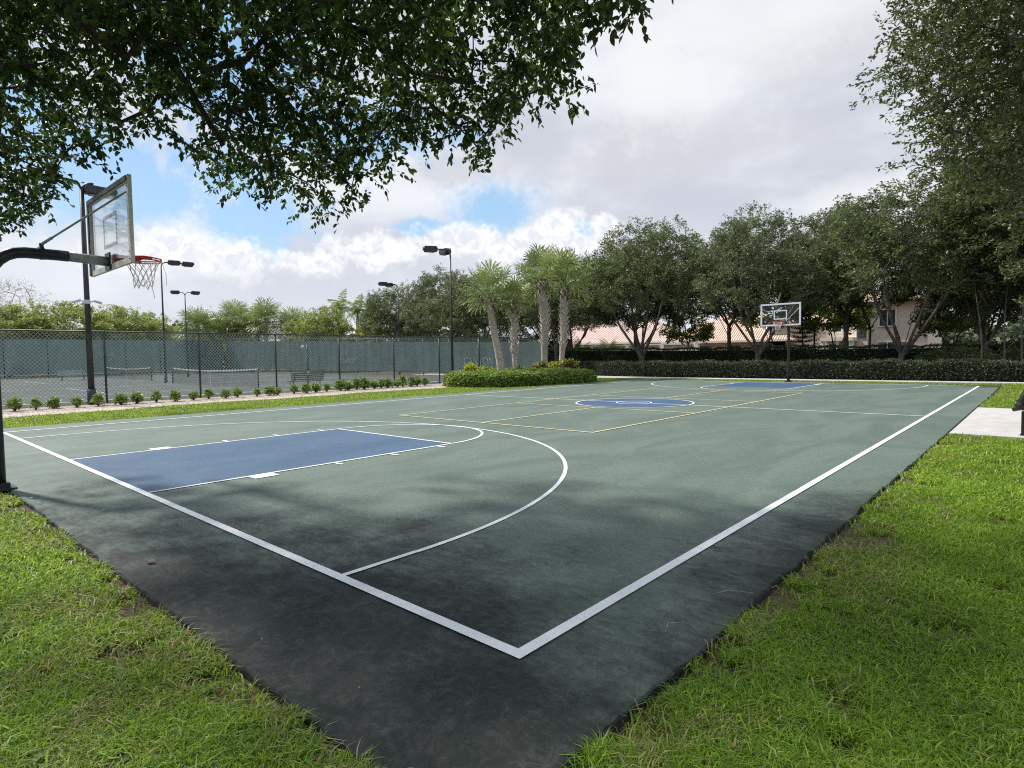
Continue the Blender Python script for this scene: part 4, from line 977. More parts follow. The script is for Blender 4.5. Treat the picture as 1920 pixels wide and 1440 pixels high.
# ------------------------------------------------------------------ hedges
M_hedge = leaf_mat('hedge_leaves_dark', (.036, .054, .032), (.100, .128, .072), (.14, .17, .10), trans=.15, rough=.6, tcol=(.16, .22, .07), amt3=.06, spec=.2)
M_hedge2 = leaf_mat('hedge_leaves_deep_green', (.032, .075, .034), (.085, .155, .068), (.16, .24, .11), trans=.2, rough=.4, tcol=(.08, .18, .03), amt3=.05)
M_core = simple('hedge_inside', (.012, .015, .009), 1, .3, 10)  # near-black: the shade inside a hedge put into the colour
M_clusia = leaf_mat('bright_hedge_leaves', (.085, .145, .028), (.26, .37, .075), (.42, .52, .15), trans=.3, rough=.38, tcol=(.36, .5, .07), amt3=.12)
def hedge(label, pts, w, h, leaf, dens, mat, seed, loc0, cat='hedge', topn=.05, hf=None, twigs=.25, aspect=.5, bark=M_barkdk):
    """box hedge along a polyline: leaves on its faces, sparse leaves standing out of the top"""
    rng = np.random.default_rng(seed); root = empty('hedge', loc0, 0, label, cat)
    P = [np.array(p, float) for p in pts]; seg = [np.linalg.norm(P[i+1]-P[i]) for i in range(len(P)-1)]; L = sum(seg); cum = np.concatenate([[0], np.cumsum(seg)])
    hf = hf or (lambda s: h)
    n = int((L*(2*h+w)+2*w*h)*dens); s = rng.random(n)*L; k = np.clip(np.searchsorted(cum, s)-1, 0, len(seg)-1)
    A = np.array(P)[k]; B = np.array(P)[k+1]; d = (B-A)/np.linalg.norm(B-A, axis=1)[:, None]; q = A+d*(s-cum[k])[:, None]; nr = np.stack([-d[:, 1], d[:, 0]], 1)
    hh = np.array([hf(v) for v in s])+.05*np.sin(s*1.9)+.03*np.sin(s*5.7+1)
    u = rng.random(n)*(2*h+w); side = u < h; side2 = (u >= h) & (u < 2*h)
    bul = .05*np.sin(s*2.3+u)+rng.normal(size=n)*.035
    off = np.where(side, w/2+bul, np.where(side2, -w/2-bul, (rng.random(n)-.5)*w)); zz = np.where(side, u/h*hh, np.where(side2, (u-h)/h*hh, hh+np.abs(rng.normal(size=n))*topn))
    rnd = np.clip((zz-(hh-.15))/.15, 0, 1); off = np.where(side | side2, off*(1-.12*rnd), off)
    c = np.concatenate([q+nr*off[:, None], zz[:, None]], 1)
    e = rng.random(n) < .02; c[e, :2] = np.where(rng.random(e.sum())[:, None] < .5, P[0], P[-1])+rng.uniform(-w/2, w/2, (e.sum(), 2))*.9
    c = c-np.array([*loc0[:2], 0])
    me = leaves_mesh('foliage', c, 1, (.03, .03, .03), leaf, rng, mat, flat=.3, aspect=aspect); link('foliage', me, root)
    core = MB()  # added solid boxes that keep the gaps between leaves dark
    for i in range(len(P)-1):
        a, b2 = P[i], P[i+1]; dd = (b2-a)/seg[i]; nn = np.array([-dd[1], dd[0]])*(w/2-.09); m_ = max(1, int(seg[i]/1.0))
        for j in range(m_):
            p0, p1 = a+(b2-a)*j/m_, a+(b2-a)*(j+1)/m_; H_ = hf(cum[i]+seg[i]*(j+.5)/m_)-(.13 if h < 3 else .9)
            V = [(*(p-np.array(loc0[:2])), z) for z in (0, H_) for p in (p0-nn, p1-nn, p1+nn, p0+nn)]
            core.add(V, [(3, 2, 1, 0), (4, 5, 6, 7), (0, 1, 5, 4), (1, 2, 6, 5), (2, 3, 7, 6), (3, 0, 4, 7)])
    core.build('dark_core', M_core, root); return root
hedge('long low dark clipped hedge across the far end of the court', [(-24.5, 36.4), (-21.5, 34.75), (-18, 34.1), (13, 34.1)], 1.25, .86, .10, 330, M_hedge, 3, (-5, 34.1, 0), topn=.06)
hedge('taller deep green hedge behind the oak trunks', [(-33, 41.8), (1.2, 41.8)], 1.2, 1.75, .10, 330, M_hedge2, 4, (-15, 41.8, 0), hf=lambda s: 2.02-.0155*s if s < 12 else 1.83-.007*(s-12), topn=.04)
# pale flowers / new shoots near the right end of the long hedge
rg = np.random.default_rng(15)
# island hedge: outline filled with a rounded clipped mass
isl = [(-21.5, 18.6), (-20.7, 18.25), (-19.6, 18.35), (-18.4, 18.9), (-17.55, 19.8), (-17.1, 21.5), (-16.85, 23.5), (-16.7, 25.0), (-16.85, 25.8), (-17.5, 26.2), (-19, 26.3), (-22.6, 26.6), (-22.9, 24), (-22.4, 20)]
def point_in(poly, x, y):
    c = np.zeros(len(x), bool); j = len(poly)-1
    for i in range(len(poly)):
        xi, yi = poly[i]; xj, yj = poly[j]; c ^= ((yi > y) != (yj > y)) & (x < (xj-xi)*(y-yi)/(yj-yi+1e-12)+xi); j = i
    return c
def edge_dist(poly, x, y):
    D = np.full(len(x), 1e9); p = np.stack([x, y], 1)
    for i in range(len(poly)):
        a = np.array(poly[i]); b2 = np.array(poly[(i+1) % len(poly)]); ab = b2-a; t = np.clip(((p-a)@ab)/(ab@ab), 0, 1); D = np.minimum(D, np.linalg.norm(p-(a+t[:, None]*ab), axis=1))
    return D
rg = np.random.default_rng(16); n = 60000
x = rg.uniform(-23, -16.6, n); y = rg.uniform(18.2, 26.7, n); k = point_in(isl, x, y); x, y = x[k], y[k]; dd = edge_dist(isl, x, y)
top = .66*np.clip(1-(1-np.clip(dd/.35, 0, 1))**2.4, 0, 1)+.04*np.sin(x*3)*np.sin(y*2.6)+.03*np.sin(y*7+x*5)
w_ = (dd < 1.3) | (rg.random(len(x)) < .4); x, y, top, dd = x[w_], y[w_], top[w_], dd[w_]
z = np.where(dd < .35, top*rg.random(len(x))**.45, top-.05*rg.random(len(x)))+rg.normal(size=len(x))*.02
# denser skirt on the rim
per_ = []
for i in range(len(isl)):
    a = np.array(isl[i]); b2 = np.array(isl[(i+1) % len(isl)]); m_ = int(np.linalg.norm(b2-a)*1100); t = rg.random(m_)[:, None]; q = a+(b2-a)*t; zz = rg.random(m_)*.62
    cen = np.array([-19.7, 22.6]); inn = (cen-q); inn /= np.linalg.norm(inn, axis=1)[:, None]; q = q+inn*(.02+.20*(zz/.62)**4+rg.normal(size=m_)*.03)[:, None]; per_.append(np.concatenate([q, zz[:, None]], 1))
c = np.concatenate([np.stack([x, y, z], 1)]+per_)-np.array([-19.5, 22.5, 0])
root = empty('hedge', (-19.5, 22.5, 0), 0, 'low rounded bright green hedge clipped around the palm island', 'hedge')
link('foliage', leaves_mesh('foliage', c[rg.random(len(c)) < .55], 1, (.03, .03, .03), .125, rg, M_clusia, flat=.3, aspect=.62), root)
mb = MB(); ip = [(px_+(-19.7-px_)*.06, py_+(22.6-py_)*.05) for px_, py_ in isl]; mb.prism([(a+19.5, b_-22.5) for a, b_ in ip], 0, .46); mb.build('dark_core', M_core, root)  # added solid block, dark behind the island hedge leaves
# crotons
M_crot = leaf_mat('croton_leaves', (.12, .20, .03), (.55, .58, .06), (.16, .03, .02), trans=.3, rough=.35, tcol=(.7, .75, .10), amt3=.12)
M_crot2 = leaf_mat('croton_leaves_red', (.05, .045, .02), (.13, .13, .035), (.50, .50, .06), trans=.3, rough=.35, tcol=(.4, .35, .05), amt3=.3)
def croton(loc, r, h, mat, seed, label, n=26):
    rg = np.random.default_rng(seed); root = empty('croton_plant', loc, 0, label, 'plant', 'croton plants in the palm island')
    pts = [(rg.uniform(-r, r), rg.uniform(-r, r), h*rg.uniform(.45, 1)) for _ in range(n)]
    mb = MB()
    for p in pts: mb.tube([(p[0]*.2, p[1]*.2, 0), (p[0]*.7, p[1]*.7, p[2]*.6), p], [.014, .010, .006], 4)
    mb.build('stem', M_barkdk, root); link('foliage', leaves_mesh('foliage', pts, 26, (.12, .12, .12), .20, rg, mat, flat=.2, aspect=.35, outward=1.2, hexa=True), root)
croton((-21.3, 20.5, 0), .30, .98, M_crot, 1, 'tall yellow croton under the leftmost palm')
croton((-21.3, 21.4, 0), .36, .82, M_crot, 2, 'yellow and dark red croton touching the base of the leftmost palm')
croton((-21.0, 26.1, 0), .45, 1.0, M_crot2, 3, 'dark red croton between the two right palms')
croton((-20.6, 27.0, 0), .38, .95, M_crot, 4, 'green yellow croton at the foot of the rightmost palm')
croton((-20.2, 27.8, 0), .42, 1.15, M_crot2, 5, 'bronze croton right of the rightmost palm')
croton((-21.2, 24.4, 0), .2, .8, M_crot2, 6, 'small red tipped croton at the foot of the second palm', 10)

# ------------------------------------------------------------------ row of young shrubs along the fence
M_shrub = leaf_mat('young_shrub_leaves', (.15, .23, .065), (.36, .48, .15), (.48, .54, .24), trans=.3, rough=.4, tcol=(.42, .55, .1), amt3=.1)
protos = []
for k in range(3):
    rg = np.random.default_rng(200+k); root = empty('young_shrub', (0, 0, 0)); pts = []
    for _ in range(34):
        a = rg.uniform(0, 6.28); e = rg.uniform(.15, 1.45); r = rg.uniform(.5, 1); pts.append((.23*r*math.cos(a)*math.cos(e), .23*r*math.sin(a)*math.cos(e), .07+.36*r*math.sin(e)))
    mb = MB()
    for p in pts: mb.tube([(0, 0, -.03), (p[0]*.5, p[1]*.5, p[2]*.6), p], [.008, .006, .004], 4)
    st = mb.build('stem', M_barkdk, root); fo = link('foliage', leaves_mesh('foliage', pts, 17, (.045, .045, .035), .105, rg, M_shrub, flat=.45, aspect=.42, outward=1.4, hexa=True), root); protos.append(root)
ys = [.2, .8, 1.35, 1.88, 2.39, 2.99, 3.62, 4.3, 4.82, 5.49, 6.08, 6.75, 7.36, 7.96, 8.52, 9.28, 9.81, 10.2, 11.0, 11.5, 12.0, 12.58, 13.4, 13.85, 14.3, 14.8, 15.3, 15.75, 16.2, 16.7, 17.15, 17.6, 18.05, 18.5]
bigs = {5: 'just left of', 7: 'x'}
rg = random.Random(3)
for i, y_ in enumerate(ys):
    src = protos[i % 3]; o = src if i < 3 else copy_tree(src)
    s = rg.uniform(.74, 1.0)*(1.25 if y_ > 13 else 1); xo = -22.85+rg.uniform(-.12, .12)-(.15 if y_ > 13 else 0)
    o.location = (xo, y_, -.03); o.rotation_euler = (0, 0, rg.uniform(0, 6.28)); o.scale = (s*rg.uniform(.9, 1.1), s, s*rg.uniform(.9, 1.2))
    if y_ < 1: lb = 'young green shrub at the left end of the row, hidden by the hoop pole'
    elif y_ > 13: lb = 'young green shrub in the crowded part of the row, grown into its neighbours'
    else:
        lb = {1.35: 'first whole young shrub right of the near hoop pole', 1.88: 'second young shrub from the left in the row', 2.39: 'wide young shrub, third from the left', 2.99: 'young shrub standing alone just left of the light pole with cameras', 3.62: 'young shrub covering the foot of the light pole with cameras', 4.3: 'first young shrub right of the fence post beside the light pole', 4.82: 'second young shrub right of the fence post beside the light pole', 5.49: 'low squat young shrub before the left end of the tennis net', 6.08: 'young shrub below the left post of the tennis net', 6.75: 'young shrub just left of the second fence post', 7.36: 'young shrub touching the right side of the second fence post', 7.96: 'second young shrub right of the second fence post', 8.52: 'young shrub under the white center strap of the net', 9.28: 'young shrub halfway between the second and third fence posts', 9.81: 'fuller young shrub left of the third fence post', 10.2: 'paler young shrub at the foot of the third fence post', 11.0: 'young shrub below the right post of the tennis net', 11.5: 'young shrub in front of the left end of the green bench', 12.0: 'young shrub in front of the middle of the green bench', 12.58: 'young shrub just right of the green bench'}[y_]
    tag(o, lb, 'shrub', 'young shrubs in a row along the chain link fence')

# ------------------------------------------------------------------ palms
M_fan = leaf_mat('fan_palm_leaves', (.045, .085, .028), (.34, .43, .15), (.46, .48, .18), trans=.25, rough=.42, tcol=(.42, .50, .16), amt3=.05)
M_boot = simple('palm_boots', (.74, .68, .63), .9, .3, 14, bump=.5, bscale=30)
M_bootb = simple('brown_boots', (.16, .085, .045), .9, .35, 14, bump=.5, bscale=30)
M_ptrunk = bark_mat('palm_trunk', (.28, .22, .18), (.62, .53, .45), 9, 1.6)
def fan_crown(seed, nf=34, R_=1.25, seg=26, pet=(.7, 1.15), down=-.9, up=0.):
    rg = np.random.default_rng(seed); V = []; F = []; cnt = []
    pb = MB()
    for k in range(nf):
        a = k*2.39996+rg.uniform(-.2, .2); t = (k+.5)/nf; e = math.pi/2*(.95)-(math.pi/2*.95-down)*t**.85+rg.uniform(-.1, .1)
        d = np.array([math.cos(a)*math.cos(e), math.sin(a)*math.cos(e), math.sin(e)]); side = np.array([-math.sin(a), math.cos(a), 0]); nr = np.cross(side, d)*-1
        L = rg.uniform(*pet)+up*max(0, math.sin(e))**1.5; hub = d*L+np.array([0, 0, -.07*L*L])
        pb.tube([(0, 0, 0), tuple(d*L*.5+np.array([0, 0, .02])), tuple(hub)], [.022, .016, .010], 4)
        Rr = R_*rg.uniform(.85, 1.1)
        for j in range(seg):
            th = R(-125+250*j/(seg-1)+rg.uniform(-3, 3)); ln = Rr*(1-.28*(abs(th)/R(125))**2)*rg.uniform(.9, 1.05)
            dr = d*math.cos(th)+side*math.sin(th); up_ = nr*(.18*abs(math.sin(th)))
            w = (.028 if seg > 18 else .042)*R_; sd = np.cross(dr, nr); sd /= np.linalg.norm(sd)
            p0 = hub; p1 = hub+(dr+up_)*ln*.55+np.array([0, 0, -.03*ln]); p2 = hub+(dr+up_)*ln*.88+np.array([0, 0, -.14*ln*rg.uniform(.6, 1.4)]); p3 = hub+(dr+up_)*ln*1.0+np.array([0, 0, -.32*ln*rg.uniform(.5, 1.3)])
            o = len(V); V += [p0, p1-sd*w, p1+sd*w, p2-sd*w*.6, p2+sd*w*.6, p3]; F += [o, o+1, o+2, o+1, o+3, o+4, o+2, o+3, o+5, o+4]; cnt += [3, 4, 3]
    me = mesh_np('frond', np.array(V), F, counts=cnt); me.materials.append(M_fan)
    mp = bpy.data.meshes.new('petioles'); mp.from_pydata(pb.V, [], pb.F); mp.materials.append(M_fan)
    return me, mp
def boots(P, R0, z0, z1, mat, rg, size=.16):
    mb = MB(); n = int((z1-z0)/.05)
    for k in range(n):
        z = z0+(z1-z0)*k/n; a = k*2.39996; c = P(z); r = R0(z)
        for sg in (-1, 1):
            b0 = Vector((c[0]+math.cos(a+sg*.30)*r*.93, c[1]+math.sin(a+sg*.30)*r*.93, z)); o = Vector((math.cos(a), math.sin(a), 0)); l = size*rg.uniform(1.1, 1.8)
            tip = Vector((c[0]+math.cos(a-sg*.06)*(r+.13), c[1]+math.sin(a-sg*.06)*(r+.13), z+l)); s_ = Vector((-math.sin(a), math.cos(a), 0))*.032
            mid = (b0+tip)/2+o*.015
            V = [b0-s_, b0+s_, tip+s_*.6, tip-s_*.6, b0-s_*.5+o*.03, b0+s_*.5+o*.03, tip+s_*.3+o*.03, tip-s_*.3+o*.03]
            mb.add(V, [(0, 1, 5, 4), (1, 2, 6, 5), (2, 3, 7, 6), (3, 0, 4, 7), (4, 5, 6, 7), (3, 2, 1, 0)])
    return mb
def sabal(loc, H, lean, r, style, seed, label, crown, cs=1.0, group=None, top_off=(0, 0)):
    rg = np.random.default_rng(seed); root = empty('fan_palm', loc, 0, label, 'palm tree', group)
    Pf = lambda z: (lean[0]*(z/H)**1.6+.06*math.sin(z*1.3+seed), lean[1]*(z/H)**1.6)
    r0 = r*.5
    def Rf(z):
        t = z/H
        if style == 'smooth': return r*(1.12-.28*min(1, t*2.2)+.02*math.sin(z*9))+(.10 if t > .93 else 0)
        return r*(.80+.25*min(1, max(0, (t-.25)/.3)))+.01*math.sin(z*7)
    mb = MB(); zs = np.linspace(-.1, H, 26); mb.tube([(*Pf(max(0, z)), z) for z in zs], [Rf(max(0, z)) for z in zs], 14); mb.build('trunk', M_ptrunk, root, smooth=True)
    if style == 'booted':
        boots(Pf, Rf, H*.34, H*.86, M_boot, rg).build('leaf_boots', M_boot, root); boots(Pf, Rf, H*.86, H+.15, M_bootb, rg, .2).build('leaf_boots', M_bootb, root)
    else: boots(Pf, lambda z: Rf(z)+.04, H-.5, H-.05, M_bootb, rg, .2).build('leaf_boots', M_bootb, root)
    c = Pf(H)
    f = link('crown', crown[0], root); f.location = (c[0], c[1], H); f.scale = (cs, cs, cs); f.rotation_euler = (0, 0, seed)
    p = link('petioles', crown[1], f)
    return root
cr1 = fan_crown(1, 30, .95, 15, (.55, .95), -.35, .85); cr2 = fan_crown(2, 27, 1.0, 15, (.55, 1.05), -.25, .85); cr3 = fan_crown(3, 28, 1.1, 22, (.6, 1.0), -.8)
gp = 'fan palms standing together in the island by the court'
sabal((-21.35, 22.85, 0), 4.75, (-.42, -.55), .235, 'smooth', 1, 'leftmost island palm, smooth leaning trunk with a collar of brown boots', cr1, 1.12, gp)
sabal((-21.35, 24.1, 0), 4.55, (-.1, .05), .19, 'booted', 2, 'second island palm, slim pale booted trunk with lopsided low crown', cr1, .82, gp)
sabal((-21.4, 27.0, 0), 6.1, (.02, -.25), .25, 'booted', 3, 'third island palm, thickest criss cross booted trunk', cr2, 1.12, gp)
sabal((-21.4, 28.7, 0), 5.9, (-.15, .65), .22, 'booted', 4, 'rightmost island palm, tallest of the group', cr2, 1.32, gp)
# cut stubs on second palm
gp2 = 'fan palms far behind the tennis courts'
for k, (px_, py_, H, lb) in enumerate(((-64.2, 22.2, 4.6, 'far fan palm with a shaggy brown trunk behind the far light pole'), (-65.5, 25.0, 4.2, 'far fan palm, leftmost of the dense clump'), (-66.0, 27.2, 5.6, 'far fan palm, tallest in the dense clump'), (-63.5, 27.6, 4.4, 'far fan palm with crown hanging lowest in the clump'), (-60.5, 28.0, 5.4, 'far fan palm with straight bare trunk right of the clump'), (-60.6, 30.8, 4.6, 'far fan palm, rightmost of the row'), (-67, 30.0, 5.2, 'far fan palm set back behind the two right ones'))):
    q_ = 1.22; sabal((CAM.x+(px_-CAM.x)*q_, CAM.y+(py_-CAM.y)*q_, 0), 1.9+(H-1.52)*q_, (.1*math.sin(k), .15*math.cos(k)), .30, 'smooth', 20+k, lb, cr3, 1.85, gp2)
# royal palms
M_royal = leaf_mat('royal_palm_leaves', (.075, .13, .035), (.16, .24, .06), trans=.3, rough=.4, tcol=(.4, .5, .1))
M_rtrunk = simple('royal_trunk', (.42, .40, .37), .85, .06, 3)
def royal(loc, H, seed, label):
    rg = np.random.default_rng(seed); root = empty('royal_palm', loc, 0, label, 'palm tree', 'royal palms far behind the courts')
    mb = MB(); mb.tube([(0, 0, -.1), (0, 0, H*.5), (0, 0, H)], [.28, .26, .2], 12); mb.build('trunk', M_rtrunk, root, smooth=True)
    mb = MB(); mb.tube([(0, 0, H), (0, 0, H+1.0)], [.17, .09], 10); mb.build('crownshaft', M_royal, root, smooth=True)
    V = []; F = []
    for k in range(15):
        a = k*2.4+rg.uniform(-.2, .2); e = R(78)-R(95)*(k/15)**.9; L = rg.uniform(2.6, 3.3); prev = None; pos = np.array([0, 0, H+.9]); d = np.array([math.cos(a)*math.cos(e), math.sin(a)*math.cos(e), math.sin(e)]); sd = np.array([-math.sin(a), math.cos(a), 0])
        n = 26
        for i in range(n):
            d = d+np.array([0, 0, -.065]); d /= np.linalg.norm(d); pos = pos+d*L/n
            ll = .75*math.sin(math.pi*min(1, .12+i/n*.95))+.1
            for sg in (-1, 1):
                t = sd*sg*.85+d*.45+np.array([0, 0, rg.uniform(-.5, .15)]); t /= np.linalg.norm(t); o = len(V); w = d*.035
                V += [pos-w, pos+w, pos+t*ll*.6+w+np.array([0, 0, -.03]), pos+t*ll+np.array([0, 0, -.12])]; F += [o, o+1, o+2, o+3]
    me = mesh_np('crown', np.array(V), F, counts=4); me.materials.append(M_royal); link('crown', me, root)
royal((-70.5, 43.3, 0), 7.4, 1, 'royal palm, leftmost of three, above the yellow layered tree'); royal((-67.5, 44.1, 0), 6.9, 2, 'royal palm, middle of three, with a pale trunk'); royal((-66.3, 45.5, 0), 7.0, 3, 'royal palm, rightmost of three, beside the dark oak')
def small_palm(loc, seed, label):
    rg = np.random.default_rng(seed); root = empty('areca_palm', loc, 0, label, 'palm tree'); V = []; F = []
    mb = MB()
    for q in range(4): mb.tube([(.1*math.cos(q*2), .1*math.sin(q*2), 0), (.3*math.cos(q*2), .3*math.sin(q*2), 1.9)], [.05, .035], 6)
    mb.build('trunk', M_barkpale, root)
    for k in range(26):
        a = k*2.4; q = k % 4; e = R(80)-R(60)*rg.random(); L = rg.uniform(1.3, 1.9); pos = np.array([.3*math.cos(q*2), .3*math.sin(q*2), 1.9]); d = np.array([math.cos(a)*math.cos(e), math.sin(a)*math.cos(e), math.sin(e)]); sd = np.array([-math.sin(a), math.cos(a), 0])
        for i in range(16):
            d = d+np.array([0, 0, -.11]); d /= np.linalg.norm(d); pos = pos+d*L/16; ll = .42*math.sin(math.pi*min(1, .15+i/16*.9))+.05
            for sg in (-1, 1):
                t = sd*sg*.85+d*.5+np.array([0, 0, -.25]); t /= np.linalg.norm(t); o = len(V); w = d*.028; V += [pos-w, pos+w, pos+t*ll*.6+w, pos+t*ll]; F += [o, o+1, o+2, o+3]
    me = mesh_np('crown', np.array(V), F, counts=4); me.materials.append(M_lime); link('crown', me, root)
small_palm((-35.6, 51, 0), 3, 'small yellow green palm in front of the pinkish roof, left of its gable'); small_palm((-32.2, 51, 0), 5, 'small yellow green palm in front of the pinkish roof, nearer the oak trunk')

# ------------------------------------------------------------------ trees far left
M_ylw = leaf_mat('yellow_layered_leaves', (.20, .22, .03), (.50, .48, .05), (.10, .14, .02), trans=.3, rough=.45, tcol=(.6, .6, .06), amt3=.3)
M_lt = leaf_mat('light_green_leaves', (.12, .17, .045), (.32, .38, .11), (.46, .44, .18), trans=.35, rough=.45, tcol=(.45, .55, .1), amt3=.12)
M_sp = leaf_mat('sparse_pale_leaves', (.17, .19, .10), (.33, .34, .22), trans=.3, rough=.5)
ltT = tree_meshes('lt', 61, 8.0, 4.6, 4.4, 2.0, .2, n=200, per=120, leaf=.24, csize=.75, limbs=5, mat=M_lt, bark=M_barkpale, plume=.15, flatb=.95)
spT = tree_meshes('sp', 63, 9.5, 4.6, 4.4, 2.2, .2, n=260, per=22, leaf=.15, csize=.6, limbs=6, mat=M_sp, bark=M_barkpale, plume=.35, flatb=.9)
ft = 'trees beyond the far side of the tennis courts'
for (x, y, rz, s, me, lb) in ((-88.0, 11.0, 0, (1.0, 1.0, 1.1), spT, 'sparse pale twiggy tree at the left photo edge'), (-77.5, 5.5, 1, (1.0, 1.0, .9), spT, 'bare twigged tree rising behind the green trees at far left'),
                              (-78.5, 9.0, .3, (1.15, 1.15, .86), ltT, 'light green tree below the gooseneck of the near hoop'), (-79, 13.8, 2, (1.1, 1.1, .95), ltT, 'yellowish green feathery tree left of the tall light pole'),
                              (-82, 20.2, 3.1, (1.0, 1.0, .95), ltT, 'light green tree just right of the tall light pole'), (-84, 24.0, 4.4, (.8, .8, .88), ltT, 'round light green tree below the near hoop net'),
                              (-92, 36, 5, (.9, .9, .55), ltT, 'low light green tree at the left of the fan palms'), (-90, 52, 2.2, (1.2, 1.2, .62), spT, 'pale thin tree between the fan palms and the yellow tree')):
    q_ = 1.13; plant_tree('broadleaf_tree', (CAM.x+(x-CAM.x)*q_, CAM.y+(y-CAM.y)*q_, 0), me, lb, rz=rz, s=tuple(v*q_ for v in s), group=ft)
def layered(loc, seed, Rr, H, mat, label):
    rg = np.random.default_rng(seed); root = empty('tropical_almond_tree', loc, 0, label, 'tree'); T = []
    for z in np.linspace(1.6, H, 7):
        t = (z-1.6)/(H-1.6); rr = Rr*(1-.75*t**1.6)
        for _ in range(int(34*(rr/Rr)**1.3)+4):
            a = rg.uniform(0, 6.28); r = rr*math.sqrt(rg.random()); T.append((r*math.cos(a), r*math.sin(a), z+rg.uniform(-.14, .14)-.12*r/Rr))
    mb = grow([((0, 0, -.1), -1), ((0, 0, 1.0), 0), ((.05, 0, 2.2), 1), ((0, .05, 3.4), 2), ((0, 0, H-.4), 3)], T, .6, .012, .17, rg, sides=8)
    mb.build('trunk', M_barkdk, root, smooth=True); link('crown', leaves_mesh('crown', T, 60, (.62, .62, .13), .22, rg, mat, flat=.8, aspect=.55), root)
layered((-64.5, 36.0, 0), 1, 3.9, 6.9, M_ylw, 'yellow green tree in flat layers, left of the royal palms'); layered((-57.5, 38.5, 0), 2, 3.2, 5.5, M_ylw, 'smaller yellow layered tree below the royal palms')
plant_tree('leafy_tree', (-60.5, 34.5, 0), ltT, 'plain green tree rising behind the yellow layered tree', rz=.7, s=(.75, .75, .88))
hedge('tall dark shrub screen behind the windscreen and oaks', [(-58, 45.5), (-35.5, 48.5)], 1.6, 3.9, .17, 230, M_hedge2, 9, (-45, 47, 0), topn=.25, hf=lambda s: 3.7+.5*math.sin(s*.9)+.3*math.sin(s*2.7))

# far wood closing the horizon, too far off to count
M_far = leaf_mat('far_wood_leaves', (.035, .055, .025), (.085, .115, .050), trans=.2, rough=.6)
rg = np.random.default_rng(77); fw = []
for _ in range(2600):
    a = rg.uniform(-1.75, .62); d = rg.uniform(118, 140); hmax = 6.5+2.0*math.sin(a*19)+1.2*math.sin(a*47+1); fw.append((CAM.x+d*math.sin(a), CAM.y+d*math.cos(a), rg.uniform(0, 1)**.7*hmax))
tag(link('far_wood', leaves_mesh('far_wood', fw, 40, (2.6, 2.6, 1.3), .85, rg, M_far, flat=.3, aspect=.7)), 'low far off wood along the horizon behind houses and courts', 'wood', kind='stuff')

